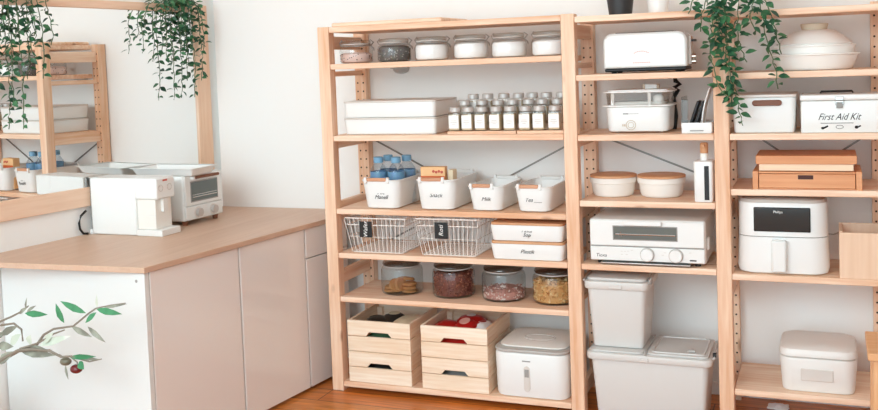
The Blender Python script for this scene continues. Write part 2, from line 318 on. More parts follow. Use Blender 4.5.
# ------------------------------------------------------------------ pine shelving unit
Z = {'L1':128.9,'L2':116.1,'L3':91.0,'L4':65.3,'L5':49.6,'L6':34.0,'L7':3.5,'M1':128.1,'M2':109.7,'M3':90.7,'M4':69.8,'M5':49.5,'R1':127.2,'R2':108.9,'R3':90.7,'R4':74.1,'R5':48.4,'R7':13.0}
SU = thing('shelving_unit', 'tall open pine shelving of three bays along the white back wall', 'shelving', (0, 0, 0))
for i, (x, rx) in enumerate(((0, 0), (87.4, 87.0), (133.8, 133.4), (180.4, 178.2))):
    b = NB(); box(b, x, x+4.4, 0, 4.2, 0, 129.1); obj('post', b, 'pine_z', SU, bevel=.25)
    b = NB(); box(b, rx, rx+4.4, 27.7, 31.6, 0, 129.1)
    k = 3.2
    while k < 127:
        for hx in (1.05, 3.35): disc_y(b, rx+hx, k, 27.66, 27.75, .34, 8, 1)  # flat dark discs paint the shade inside the peg holes
        k += 3.2
    obj('post', b, ['pine_z', 'dark'], SU, bevel=.2)
    for z in (123.6, 112.6, 88.4, 64.8, 40, 6.5):
        b = NB(); box(b, x+1.2, x+3.2, 4.2, 27.7, z-(2.3 if z != 112.6 else .9), z+(2.3 if z != 112.6 else .9)); obj('rung', b, 'pine_y', SU, bevel=.15)
for k, z in Z.items():
    x0, x1 = {'L': (4.5, 87.3), 'M': (91.9, 133.7), 'R': (138.3, 180.3)}[k[0]]
    b = NB(); box(b, x0, x1, 0.25, 27.6, z-1.9, z); obj('shelf', b, 'pine_x', SU, bevel=.18)
for (xa, za, xb, zb) in ((4, 87.5, 84, 46.5), (3, 45, 87, 88), (92.5, 87.8, 133, 71.8), (160, 76, 182, 91), (139, 91, 160, 76)):
    b = NB(); d = Vector((xb-xa, 0, zb-za)); obox(b, ((xa+xb)/2, 31.75, (za+zb)/2), d, (0,1,0), d.cross(Vector((0,1,0))), d.length/2, .1, .3); obj('brace', b, 'brace', SU)

# ------------------------------------------------------------------ left bay, top
b = NB(); box(b, 0, 41.5, 0, 26, 0, 1.5); tag(at(obj('wooden_board', b, 'pine_x', bevel=.5), (5, 1.2, Z['L1'])), 'flat pine board lying on top of the shelving at its left end', 'board')

# clip-top jars on the second shelf
JG = 'clip-top jars on the second shelf'
cj = thing('clip_top_jar', 'x', 'jar', (9.4, 11, Z['L2']), 35, JG)
def clipjar(t):
    b = NB(); lathe(b, [(4.6,0),(5.4,.15),(5.9,.9),(5.95,4.6),(5.6,5.6),(4.9,6.2),(4.9,6.5)], 32); obj('jar_body', b, 'jarclear', t)
    b = NB(); lathe(b, [(4.9,6.52),(5.15,6.6),(5.15,6.9),(4.9,6.95)], 32); obj('gasket', b, 'gasket', t)
    b = NB(); lathe(b, [(4.8,6.97),(5.25,7.1),(5.25,7.7),(4.9,8.1),(3.5,8.25)], 32); obj('lid', b, 'smoke', t)
    b = NB(); tube(b, [(5.05*math.cos(a), 5.05*math.sin(a), 6.15) for a in [i*PI/12 for i in range(24)]], .13, 5, True)
    tube(b, [(5.2,-1.2,6.1),(6.3,-1.0,5.2),(6.5,0,4.4),(6.3,1.0,5.2),(5.2,1.2,6.1)], .16, 5); tube(b, [(5.3,-.8,6.2),(6.4,-.7,7.4),(5.2,0,8.3),(6.4,.7,7.4),(5.3,.8,6.2)], .16, 5)
    tube(b, [(-5.1,-.9,6.1),(-5.8,-.8,7.2),(-5,0,8.3),(-5.8,.8,7.2),(-5.1,.9,6.1)], .16, 5); obj('clasp', b, 'clip', t)
clipjar(cj)
CJ = [(9.4, 'beans', 'clip-top glass jar of pale speckled beans at the left end of its row'), (24.3, 'seeds', 'clip-top glass jar filled with dark grey seeds'),
      (38.6, 5.3, 'clip-top jar of white powder right beside the jar of dark seeds'), (53.0, 5.2, 'clip-top jar of white powder, second of four white ones from the left'),
      (66.6, 5.1, 'clip-top jar of white powder, third of four white ones from the left'), (80.6, 5.0, 'clip-top jar of white powder touching the tall middle post')]
for i, (x, c, lab) in enumerate(CJ):
    if i: dup(cj, (x, 11, Z['L2']), 35-i*3, lab)
    else: cj['label'] = lab
    b = NB()
    if c == 'beans':
        lathe(b, [(4.4,.2),(5.3,.5),(5.6,1.2),(5.6,3.2),(4.8,3.7),(2,3.9)], 28)
        for k in range(46):
            a = rnd.uniform(0, 6.3); chunk(b, (5.62*math.cos(a), 5.62*math.sin(a), rnd.uniform(.8, 3.3)), .28, rnd, 1)
        tag(at(obj('dried_beans', b, ['pinkbean', 'speck'], kind='stuff'), (x, 11, Z['L2'])), 'pale speckled beans inside the leftmost clip-top jar', 'beans')
    elif c == 'seeds':
        lathe(b, [(4.4,.2),(5.3,.5),(5.6,1.2),(5.6,4.4),(5.1,5.3),(4,5.7)], 28)
        for k in range(160):
            a = rnd.uniform(0, 6.3); chunk(b, (5.6*math.cos(a), 5.6*math.sin(a), rnd.uniform(.7, 4.8)), .34, rnd, rnd.randint(0, 1))
        tag(at(obj('dark_seeds', b, ['seeds', 'seedl'], kind='stuff'), (x, 11, Z['L2'])), 'dark grey seeds filling the second clip-top jar', 'seeds')
    else:
        lathe(b, [(4.4,.2),(5.3,.5),(5.65,1.2),(5.65,4.4),(5.2,c),(3,c+.5),(.1,c+.7)], 28)
        tag(at(obj('white_powder', b, 'powder', kind='stuff'), (x, 11, Z['L2'])), 'white powder inside the ' + ('clip-top jar beside the dark seeds', 'second white clip-top jar from the left', 'third white clip-top jar from the left', 'clip-top jar at the middle post')[i-2], 'powder', 'white powders in the clip-top jars')
t = thing('spice_bottle', 'small brown jar standing behind the jar of dark seeds', 'jar', (33.6, 19.5, Z['L2']))
b = NB(); lathe(b, [(1.9,0),(2.2,.2),(2.2,5.2),(1.8,5.8)], 20); obj('jar_body', b, 'amber', t)
b = NB(); lathe(b, [(1.95,5.8),(1.95,6.8),(1.7,7)], 20); obj('lid', b, 'capgrey', t)
# fixture on the wall under that shelf
t = thing('wall_light', 'small grey half-round fixture on the wall below the second shelf', 'fixture', (17.4, 31.9, 111.4))
b = NB(); L = []
for j in range(7):
    a = PI/2*j/6; L.append([(3.3*math.cos(a)*math.cos(PI+PI*i/12), 3.3*math.cos(a)*math.sin(PI+PI*i/12)*.8, 2.2-2.0*math.sin(a)) for i in range(13)])
loft(b, L); obj('shade', b, 'fixture', t)
b = NB(); box(b, -3.4, 3.4, -2.7, 0, 2.25, 2.6); obj('top_plate', b, 'rim', t, bevel=.1)

# two long white storage boxes
sb = thing('storage_box', 'long low white storage box, bottom of the stack left of the spice jars', 'box', (24.0, 15.5, Z['L3']), 0, 'long white storage boxes')
b = NB(); tub(b, 17.6, 10.8, 1.6, 5.2, .35, .3); obj('box_body', b, 'white', sb)
b = NB(); solid(b, 17.75, 10.95, 1.6, 5.25, 5.85, 0, .12); obj('lid', b, 'emboss', sb)
dup(sb, (24.0, 15.5, Z['L3']+5.9), 0, 'long low white storage box, top of the stack left of the spice jars')

# spice racks and spice jars
def rack(x0, x1, lab):
    t = thing('spice_rack', lab, 'rack', (x0, 3.6, Z['L3']), 0, 'wooden stepped spice racks'); w_ = x1-x0
    for k in range(3):
        b = NB(); box(b, 0, w_, 4.6*k, 4.6*k+4.5, 0, 1+2.0*k); obj('step', b, 'lidwood' if False else 'pine_x', t, bevel=.1)
rack(46.2, 70.4, 'stepped wooden rack under the left group of small spice jars')
rack(70.8, 86.4, 'stepped wooden rack under the right group of spice jars by the middle post')
sj = thing('spice_jar', 'x', 'jar', (0,0,0), 0, 'spice jars on the stepped racks')
b = NB(); solid(b, 2.05, 2.05, .5, 0, 6.3, 0, .25); obj('jar_body', b, 'smoke', sj)
b = NB(); solid(b, 1.85, 1.85, .45, .25, 5.5, 0, .2); obj('spice', b, 'beige', sj)
b = NB(); lathe(b, [(1.7,6.32),(1.95,6.4),(1.95,7.8),(1.75,8)], 18); obj('cap', b, 'capgrey', sj)
b = NB(); box(b, -1.75, 1.75, -2.14, -2.07, .9, 5.3)
for q, (x0, x1) in enumerate(((-.9, .9), (-1.1, 1.1), (-.6, .6))): box(b, x0, x1, -2.17, -2.15, 3.4-q*.55, 3.55-q*.55, 1)
obj('label_sticker', b, ['label', 'softline'], sj)
rows = [[48.5, 53.2, 58.0, 63.1, 67.9, 73.2, 77.9, 83.2], [50.3, 56.6, 62.3, 67.4, 73.0, 77.7, 82.9], [51.8, 57.1, 62.9, 68.1, 73.0, 77.9, 83.2]]
rn = ('front', 'middle', 'back'); od = ('first', 'second', 'third', 'fourth', 'fifth', 'sixth', 'seventh', 'eighth'); first = True
for r, xs in enumerate(rows):
    for i, x in enumerate(xs):
        z = Z['L3']+1+2.0*r + .02; loc = (x, 3.6+4.6*r+2.25, z)
        lab = 'small square spice jar with white label, %s from the left in the %s row' % (od[i], rn[r])
        if first: at(sj, loc, 2); sj['label'] = lab; first = False
        else: dup(sj, loc, rnd.uniform(-5, 5), lab)

# ------------------------------------------------------------------ white bins with wooden grips
def grip(t, y, z, hw, mat, sh):
    b = NB(); box(b, sh-hw, sh+hw, y-.55, y+.55, z-.5, z+.75); obj('grip', b, mat, t, bevel=.3)
    for s in (-1, 1):
        b = NB(); box(b, sh+s*(hw+.55)-.5, sh+s*(hw+.55)+.5, y-.5, y+.5, z-1.1, z+.95); obj('bracket', b, 'white', t, bevel=.2)
def bin_(lab, x0, wid, dep, h, y0, letters, size):
    t = thing('storage_bin', lab, 'bin', (x0+wid/2, y0+dep/2, Z['L4']), 0, 'white bins with wooden grips')
    b = NB(); tub(b, wid/2, dep/2, 3.4, h, 1.0, .35, foot=1.4); obj('bin_body', b, 'white', t)
    b = NB(); loft(b, [rl(wid/2+.25, dep/2+.25, 3.6, h-.35), rl(wid/2+.3, dep/2+.3, 3.6, h), rl(wid/2+.1, dep/2+.1, 3.5, h+.2), rl(wid/2-.45, dep/2-.45, 3.1, h+.2), rl(wid/2-.45, dep/2-.45, 3.1, h-.35)], False, False); obj('rim', b, 'white', t)
    grip(t, -dep/2+.1, h+.2, wid*.25, 'grip', -1.0); grip(t, dep/2-.1, h+.2, wid*.27, 'white', 0)
    text('lettering', letters, size, 'ink', t, (.3, -dep/2+.52, h*.5), .35)
    return t
bin_('white bin holding the blue water bottles', 13.8, 14.8, 25, 10.0, .9, 'Mie\nManell', 1.9)
bin_('white bin with an orange packet inside, lettered Snack', 34.4, 14.6, 25.5, 10.3, .9, 'Snack', 2.0)
bin_('white bin lettered Milk, second from the middle post', 53.2, 12.6, 24, 8.3, 1.2, 'Milk', 1.9)
bin_('white bin with long lettering beside the middle post, right of the Milk bin', 69.6, 12.8, 24, 8.3, .9, 'Tea ___', 1.8)
wb = thing('water_bottle', 'x', 'bottle', (0,0,0), 0, 'water bottles in the white bin')
b = NB(); lathe(b, [(2.6,0),(3.1,.3),(3.1,11.8),(2.9,12.4),(1.9,13.9),(1.3,14.6),(1.3,15)], 20); obj('bottle_body', b, 'water', wb)
b = NB(); lathe(b, [(3.14,8.6),(3.14,11.6),(3.12,11.7)], 20, cap=False); obj('wrap_label', b, 'blue', wb)
b = NB(); lathe(b, [(1.6,14.7),(1.75,14.8),(1.75,16.6),(1.5,16.8)], 16); obj('cap', b, 'cap', wb)
for i, (x, y, l) in enumerate(((17.4, 9, 'front left'), (24.2, 9, 'front right'), (17.9, 16, 'back left'), (25.2, 16, 'back right'))):
    lab = 'clear water bottle with blue wrap and cap, %s of four in the bin' % l
    if i: dup(wb, (x, y, Z['L4']+.7), 30*i, lab)
    else: at(wb, (x, y, Z['L4']+.7)); wb['label'] = lab
t = thing('snack_packet', 'orange and cream carton standing in the Snack bin', 'packet', (39.2, 7.5, Z['L4']+.7), 4)
b = NB(); box(b, -4.4, 4.4, -1.6, 1.6, 0, 13.6); obj('carton', b, 'orange', t, bevel=.15)
b = NB(); box(b, -4.4, 4.4, -1.66, -1.61, 9, 10.5); obj('stripe', b, 'orangeink', t)
b = NB()
for k in range(4): disc_y(b, .3+k*1.0, 12.1-.25*(k%2), -1.68, -1.62, .5, 10)
obj('printed_mark', b, 'redink', t)
t = thing('snack_packet', 'small cream packet beside the orange carton in the Snack bin', 'packet', (45.6, 8.5, Z['L4']+.7), -8)
b = NB(); solid(b, 1.0, 1.6, .4, 0, 12.6, .1, .3); obj('packet_body', b, 'beige', t)

# ------------------------------------------------------------------ wire baskets
def basket(lab, x, y, hx, hy, h, word, tx):
    t = thing('wire_basket', lab, 'basket', (x, y, Z['L5']+.2), 0, 'white wire baskets'); tp = 1.9
    b = NB()
    def P(u, z): return (-hx+tp*(1-z/h)+(2*(hx-tp*(1-z/h)))*u)
    n = 13; m = 13
    for i in range(n+1):
        u = i/n
        pts = [(P(u,h), -hy, h), (P(u,0), -hy+tp, 0), (P(u,0), hy-tp, 0), (P(u,h), hy, h)]; tube(b, pts, .13, 4)
    for j in range(1, m):
        v = j/m; yy = lambda z: -hy+tp*(1-z/h)+2*(hy-tp*(1-z/h))*v
        tube(b, [(-hx, yy(h), h), (-hx+tp, yy(0), 0), (hx-tp, yy(0), 0), (hx, yy(h), h)], .13, 4)
    obj('wire_mesh', b, 'wire', t)
    for z, r in ((h, .24), (h-2.4, .17), (h*.45, .13), (0, .17)):
        k = tp*(1-z/h); b = NB(); tube(b, rl(hx-k, hy-k, 1.2, z), r, 6, True); obj('rim_wire', b, 'wire', t)
    b = NB(); box(b, tx-2.4, tx+2.4, -hy-.45, -hy-.3, h-6.6, h-1.0); g = obj('tag', b, 'black', t)
    text('lettering', word, 2.2, 'label', g, (tx, -hy-.47, h-3.8), .2, rot=90)
basket('white wire basket with its black tag, left one beside the left post', 18.6, 13.6, 11.7, 12.5, 12.2, 'Wafer', -3.2)
basket('white wire basket with a black tag, right one beside the lettered trays', 45.4, 13.6, 11.6, 12.5, 12.6, 'Roti', -1.6)
# lettered trays
def tray(lab, z, words, size):
    t = thing('lidded_tray', lab, 'tray', (73.6, 12.6, z), 0, 'shallow white trays with wooden lids')
    b = NB(); tub(b, 12.6, 12, 1.8, 5.3, .7, .35); obj('tray_body', b, 'white', t)
    b = NB(); solid(b, 12.4, 11.8, 1.6, 5.32, 6.1, 0, .15); obj('lid', b, 'lidwood', t)
    text('lettering', words, size, 'ink', t, (.2, -11.75, 2.9), .35)
tray('shallow white tray lettered in one line, bottom of the pair by the middle post', Z['L5'], 'Plastik', 1.8)
tray('shallow white tray lettered Pasta Sop, top of the pair by the middle post', Z['L5']+6.2, 'Pasta\nSop', 1.7)

# ------------------------------------------------------------------ big glass jars
gj = thing('glass_jar', 'x', 'jar', (0,0,0), 0, 'big round glass jars')
b = NB(); lathe(b, [(6.2,0),(7.1,.2),(7.5,1),(7.5,8.0),(7.2,9.0),(6.3,9.6),(6.1,9.8),(6.1,10.0)], 40); obj('jar_body', b, 'jar', gj)
b = NB(); lathe(b, [(6.15,10.02),(6.7,10.1),(6.9,10.5),(6.8,11.0),(6.4,11.4),(5.6,11.6),(1,11.7)], 40); obj('lid', b, 'lidglass', gj)
b = NB(); lathe(b, [(6.2,9.5),(6.4,9.6),(6.4,10.0),(6.15,10.01)], 40); obj('gasket', b, 'rim', gj)
GJ = [(23.3, 12.4, 'cookie', 'round glass jar with a few round cookies on its bottom'), (43.1, 12.4, 'chili', 'round glass jar packed with dark red dried food'),
      (61.8, 11.6, 'mallow', 'round glass jar a third full of pink and white cereal'), (79.9, 11.4, 'corn', 'round glass jar of golden flakes beside the middle post')]
for i, (x, y, c, lab) in enumerate(GJ):
    if i: dup(gj, (x, y, Z['L6']), 0, lab)
    else: at(gj, (x, y, Z['L6'])); gj['label'] = lab
    if c == 'cookie': continue
    b = NB(); hh = {'chili': 8.4, 'mallow': 3.7, 'corn': 7.4}[c]; R = 7.0
    lathe(b, [(6,.4),(6.6,.6),(6.75,1.2),(6.75,hh-.7),(5,hh)], 28)
    for k in range(620 if c != 'mallow' else 380):
        a = rnd.uniform(0, 6.283); top = rnd.random() < .25; rr_ = rnd.uniform(0, 6.6) if top else rnd.uniform(6.6, 6.95)
        zz = hh-.4+rnd.uniform(0, .5) if top else rnd.uniform(.7, hh-.2)
        chunk(b, (rr_*math.cos(a), rr_*math.sin(a), zz), rnd.uniform(.35, .6) if c != 'corn' else rnd.uniform(.45, .8), rnd, 1 if rnd.random() < .45 else 0, .4)
    nm, ms, lb = {'chili': ('dried_chili', ['chili', 'chili2'], 'dark red dried pieces filling a round glass jar'), 'mallow': ('cereal', ['mallow2', 'mallow'], 'pink and white cereal low in a round glass jar'), 'corn': ('corn_flakes', ['corn2', 'corn'], 'golden flakes in the glass jar by the middle post')}[c]
    tag(at(obj(nm, b, ms, kind='stuff', smooth=False), (x, y, Z['L6']+.1)), lb, 'food')
ck = None
for i, (dx, dy, z, tilt, lab) in enumerate(((-3.2,-2.6,0,0,'flat cookie at the bottom left of the cookie jar'),(-3.0,-2.4,1.2,0,'cookie lying second from the bottom at the left of the jar'),(-.6,-4.0,2.1,55,'cookie leaning upright at the front of the cookie jar'),(.9,-3.2,2.4,75,'cookie standing on edge in the middle of the cookie jar'),(3.4,-1.8,0,0,'lowest cookie of the stack at the right in the jar'),(3.3,-1.9,1.2,0,'middle cookie of the stack at the right in the jar'),(3.5,-1.7,2.4,0,'upper cookie of the stack at the right in the jar'),(1.8,.5,3.7,12,'top cookie tilted over the stack in the cookie jar'),(-2,3.2,0,0,'flat cookie at the back of the cookie jar'))):
    if ck is None:
        b = NB(); lathe(b, [(2.2,-.55),(2.6,-.35),(2.65,.1),(2.3,.5),(.5,.6)], 20); ck = obj('cookie', b, 'cookie'); o = ck
    else: o = ck.copy(); C.objects.link(o)
    tag(o, lab, 'cookie', 'cookies in the glass jar'); o.location = Vector((23.3+dx, 12.4+dy, Z['L6']+1.0+z))*S; o.rotation_euler = (math.radians(tilt), 0, .4*i)

# ------------------------------------------------------------------ wooden crates and what is in them
def crate_proto():
    t = thing('wooden_crate', 'x', 'crate', (0,0,0), 0, 'pale wooden crates on the bottom shelf'); hx, hy, h = 12.1, 12.6, 11.0
    b = NB(); zs = ((0.1, 5.35), (5.55, h))
    box(b, -hx, hx, -hy, -hy+1, zs[0][0], zs[0][1])
    prism_y(b, [(-hx, zs[1][0]), (-4.9, zs[1][0]), (-3.6, zs[1][0]+1.5), (3.6, zs[1][0]+1.5), (4.9, zs[1][0]), (hx, zs[1][0]), (hx, h), (-hx, h)], -hy, -hy+1)
    obj('front_panel', b, 'crate_x', t, bevel=.12)
    for s in (-1, 1):
        b = NB()
        for z0, z1 in zs: box(b, s*hx-(s > 0), s*hx+(s < 0), -hy+1.02, hy-1.02, z0, z1)
        obj('side_panel', b, 'crate_y', t, bevel=.12)
    b = NB()
    for z0, z1 in zs: box(b, -hx, hx, hy-1, hy, z0, z1)
    obj('back_panel', b, 'crate_x', t, bevel=.12)
    b = NB(); box(b, -hx+1.02, hx-1.02, -hy+1.02, hy-1.02, .2, 1.0); obj('bottom_panel', b, 'crate_x', t)
    for sx in (-1, 1):
        for sy in (-1, 1):
            b = NB(); box(b, sx*(hx-2.0)-.95, sx*(hx-2.0)+.95, sy*(hy-2.0)-.95, sy*(hy-2.0)+.95, 1.02, h-.9); obj('corner_post', b, 'crate_x', t)
    return t
cr = crate_proto(); c0 = Z['L7']; cyy = 13.4
at(cr, (18.6, cyy, c0)); cr['label'] = 'pale wooden crate, lower one of the left stack'
dup(cr, (18.6, cyy, c0+11.1), 0, 'pale wooden crate, upper one of the left stack, holding dark and beige packs')
dup(cr, (46.8, cyy, c0), 0, 'pale wooden crate, lower one of the right stack by the rice bin')
dup(cr, (46.8, cyy, c0+11.1), 0, 'pale wooden crate, upper one of the right stack, holding red packs')
def pouch(lab, mat, loc, rz, l, w_, th, mark=None, tilt=0):
    t = thing('snack_pouch', lab, 'pouch', loc, rz, 'snack packs in the crates'); b = NB(); n = 7; m = 5; T = []; Bm = []
    for i in range(n):
        for j in range(m):
            u, v = i/(n-1)*2-1, j/(m-1)*2-1; k = max(0, (1-u**4)*(1-v**4)); x, y = u*l/2, v*w_/2*(1-.06*abs(u))
            wob = .12*math.sin(5*u+3*v)*k
            T.append(b.verts.new((x, y, th/2+th/2*k+wob))); Bm.append(b.verts.new((x, y, th/2-th/2*k*.9-.02)))
    for i in range(n-1):
        for j in range(m-1):
            q = [i*m+j, (i+1)*m+j, (i+1)*m+j+1, i*m+j+1]; b.faces.new([T[k] for k in q]); b.faces.new([Bm[k] for k in q[::-1]])
    for i in range(n-1): b.faces.new([T[i*m], Bm[i*m], Bm[(i+1)*m], T[(i+1)*m]]); b.faces.new([T[i*m+m-1], T[(i+1)*m+m-1], Bm[(i+1)*m+m-1], Bm[i*m+m-1]])
    for j in range(m-1): b.faces.new([T[j], T[j+1], Bm[j+1], Bm[j]]); b.faces.new([T[(n-1)*m+j], Bm[(n-1)*m+j], Bm[(n-1)*m+j+1], T[(n-1)*m+j+1]])
    for v in b.verts: v.co.z += (v.co.y)*math.tan(math.radians(tilt))
    obj('pouch_body', b, mat, t)
    if mark:
        b = NB(); lathe(b, [(w_*.24, th+.05), (w_*.24, th+.16)], 16)
        for v in b.verts: v.co.z += v.co.y*math.tan(math.radians(tilt))
        obj('printed_mark', b, mark, t)
u1 = c0+11.1+1.05
pouch('green pack low in the upper left crate, seen through its handle hole', 'green', (18.4, 8, u1), 0, 13, 11, 5.5)
pouch('beige pack lying low in the upper left crate', 'beige', (19, 18.5, u1), 0, 17, 8, 5.2)
pouch('black pack on top at the left in the upper left crate', 'darkp', (13.5, 10.5, u1+5.6), 20, 8, 9, 3.6)
pouch('black pack with a beige mark in the middle of the upper left crate', 'darkp', (18.6, 14.6, u1+5.8), -25, 7, 9, 3.8, 'beige')
pouch('beige pack on top at the right of the upper left crate', 'beige', (24.4, 13, u1+5.6), 75, 15, 6.8, 3.6)
pouch('dark pack in the lower left crate seen through its handle hole', 'darkp', (18.6, 10, c0+1.05), 0, 15, 13, 5.6)
pouch('large red pack filling the bottom of the upper right crate', 'red', (46.6, 8.6, u1), 0, 15, 12, 5.6)
pouch('red pack lying low at the back of the upper right crate', 'red', (46.6, 19.3, u1), 0, 17, 7.5, 5.2)
pouch('flat red pack at the left on top of the upper right crate', 'red', (41.3, 9.6, u1+5.7), 25, 9, 9, 3.8)
pouch('round-marked red pack in front on top of the upper right crate', 'red', (48.2, 8.4, u1+5.8), -12, 8, 8, 4.4, 'pinkink', 18)
pouch('red pack standing up behind the marked one in the right crate', 'red', (47.6, 16.6, u1+5.6), 15, 11, 7, 4.6, 'label')
pouch('white and red pack at the right in the upper right crate', 'label', (53.4, 12.4, u1+5.6), 80, 9, 5.2, 3.8, 'red')
pouch('grey-brown pack in the lower right crate seen through its handle hole', 'tank', (46.8, 10, c0+1.05), 0, 15, 13, 5.8)

# rice bin
t = thing('rice_dispenser', 'white rounded rice bin with level window and grey-rimmed lid', 'bin', (73.4, 13.5, c0))
b = NB(); solid(b, 12.9, 12.9, 4.6, 0, 15.2, .35, 1.0); obj('bin_body', b, 'white', t)
b = NB(); solid(b, 13.0, 13.0, 4.7, 15.22, 16.2, 0, .3); obj('rim', b, 'rim', t)
b = NB(); solid(b, 11.8, 11.4, 4.2, 16.22, 16.9, 0, .45, cy=1.0); obj('lid', b, 'cream', t)
b = NB(); k = [(5.4*math.cos(a*PI/12), 3.4*math.sin(a*PI/12)+.6, 16.95) for a in range(24)]; tube(b, k, .16, 5, True); obj('lid_ring', b, 'softline', t)
def capsule(cx, cz, r, half, n=10): return [(cx+r*math.cos(PI*i/n), cz+half+r*math.sin(PI*i/n)) for i in range(n+1)] + [(cx-r*math.cos(PI*i/n), cz-half-r*math.sin(PI*i/n)) for i in range(n+1)]
b = NB(); prism_y(b, capsule(-1.0, 6.6, 1.05, 3.2), -13.0, -11.8); obj('window_frame', b, 'emboss', t)
b = NB(); prism_y(b, capsule(-1.0, 6.6, .8, 3.2), -13.06, -12.9); box(b, -1.75, -.25, -13.1, -13.04, 7.2, 9.8, 1); obj('level_window', b, ['emboss', 'tank'], t)
b = NB(); box(b, -2.5, .3, -12.95, -12.0, 12.3, 12.7); obj('name_mark', b, 'tank', t)

# ------------------------------------------------------------------ middle bay
def pot(name, lab, x, y, z, r0, r1, h, mat):
    t = thing(name, lab, 'pot', (x, y, z)); b = NB(); lathe(b, [(r0,0),(r1,h),(r1+.25,h),(r1+.25,h-.1),(r1+.2,h+.05),(r1-.25,h+.05),(r1-.4,h-1.6),(.1,h-1.6)], 28); obj('pot_body', b, mat, t)
    b = NB(); lathe(b, [(r1-.45,h-1.58),(r1-.5,h-1.2),(.5,h-1)], 24); obj('soil', b, 'soil', t); return t
pot('plant_pot', 'small black plant pot on the top shelf of the middle bay', 104.0, 13, Z['M1'], 3.6, 4.8, 9.5, 'terracotta')
pot('plant_pot', 'small white plant pot on the top shelf beside the black pot', 116.0, 13, Z['M1'], 2.9, 3.7, 7.6, 'potwhite')
# long toaster
t = thing('toaster', 'long white two-slot toaster with black base', 'toaster', (112.6, 12.0, Z['M2']))
b = NB(); box(b, -12.6, 12.9, -6.6, 5.4, 0.5, 1.6); obj('base_plate', b, 'black', t, bevel=.4)
for sx in (-1, 1):
    for sy in (-1, 1):
        b = NB(); lathe(b, [(.8,0),(.9,.5)], 12, sx*10, sy*4.5); obj('foot', b, 'rubber', t)
b = NB(); P = [(-12.9,1.6),(13.1,1.6),(13.1,9.6)] + [(10.1+3.0*math.cos(a*PI/16), 9.6+3.0*math.sin(a*PI/16)) for a in range(1,9)] + [(-9.9+3.0*math.cos(a*PI/16), 9.6+3.0*math.sin(a*PI/16)) for a in range(8,17)]
prism_y(b, P, -6.8, 5.6); obj('shell', b, 'white_e', t, bevel=.7, sharp=50)
for y in (-3, 1.8):
    b = NB(); box(b, -9.4, 8.8, y-1.1, y+1.1, 12.4, 12.85); obj('slot', b, 'black', t, bevel=.1)
b = NB(); box(b, 12.9, 15.4, -2.6, -1.0, 9.2, 9.9); obj('lever', b, 'black', t, bevel=.2)
b = NB(); 
prism(b, [(13.05,-3.2),(13.9,-3.2),(13.9,2.2),(13.05,2.2)], 2.2, 11); obj('control_strip', b, 'emboss', t, bevel=.2)
for z in (3.0, 4.6):
    b = NB(); tube(b, [(13.9,-1.8,z),(14.6,-1.8,z),(15.2,-1.8,z)], .75, 14); obj('dial', b, 'chrome', t)
b = NB()
for k in range(9):
    a = math.radians(62+7*k); box(b, -.9-4.6*math.cos(a)-.16, -.9-4.6*math.cos(a)+.16, -6.9, -6.82, 2.2+4.6*math.sin(a)-.15, 2.2+4.6*math.sin(a)+.15)
for k in range(10): box(b, -3.6+k*.56, -3.2+k*.56, -6.9, -6.82, 3.1, 3.35)
obj('printed_mark', b, 'pinkink', t)
# steamer
t = thing('food_steamer', 'white electric food steamer with clear upper basket', 'steamer', (109.7, 13.2, Z['M3']))
b = NB(); solid(b, 10.1, 7.6, 3, .4, 8.4, .5, .7); obj('base_body', b, 'white', t)
for sx in (-1, 1):
    for sy in (-1, 1):
        b = NB(); lathe(b, [(.7,0),(.7,.5)], 12, sx*7, sy*4); obj('foot', b, 'offw', t)
b = NB(); solid(b, 11.2, 7.9, 3, 8.42, 8.9, 0, .15); obj('flange', b, 'white', t)
b = NB(); o_ = [(9.8,7.2,8.92),(10.1,7.4,12.8)]; loft(b, [rl(a, c, 2.8, z) for a, c, z in o_], False, False); obj('clear_basket', b, 'clear', t)
for x in (-7.6, 4.0):
    b = NB(); box(b, x-.5, x+.5, -7.15, -6.7, 8.95, 12.8); obj('basket_post', b, 'white', t)
b = NB(); solid(b, 8.6, 5.4, 2, 8.8, 9.9, 0, .4); obj('inner_tray', b, 'offw', t)
b = NB(); blob(b, (6.4, -4.2, 10.4), 1.9, 1.7, 1.7, 14); obj('egg_holder', b, 'white', t)
b = NB(); solid(b, 10.9, 7.9, 3, 12.82, 13.3, 0, .15); solid(b, 9.6, 6.8, 2.5, 13.25, 13.7, 0, .2); obj('lid', b, 'white', t)
b = NB(); box(b, 1.6, 5.4, -.9, .9, 13.72, 15.2); h_ = obj('lid_handle', b, 'white', t, bevel=.2)
for x in (.9, 5.42):
    b = NB(); box(b, x, x+.68, -.8, .8, 13.72, 15.1); obj('handle_end', b, 'knob', h_, bevel=.15)
b = NB(); tube(b, [(-1.9+1.5*math.cos(a*PI/10), -7.42, 2.6+1.5*math.sin(a*PI/10)) for a in range(20)], .1, 5, True); tube(b, [(-1.9+.9*math.cos(a*PI/10), -7.42, 2.6+.9*math.sin(a*PI/10)) for a in range(20)], .08, 5, True)
for k in range(3): box(b, -4.6+k*.5, -4.3+k*.5, -7.45, -7.35, 2.2, 2.9)
obj('dial', b, 'knob', t)
b = NB(); box(b, -4.3, -2.6, -7.62, -7.45, 6.0, 6.4); box(b, -2.4, .6, -7.62, -7.45, 6.12, 6.25); obj('name_mark', b, 'tank', t)
b = NB(); tube(b, [(118.9,22,Z['M3']),(119.4,22.5,95),(118.8,22.5,101),(120.4,22,103.6),(119.2,22,104.4),(121.0,22,105.4),(119.6,22,106.4),(119.4,22,108)], .75, 8)
tag(obj('power_cord', b, 'black'), 'black folded power cord standing behind the food steamer', 'cord')
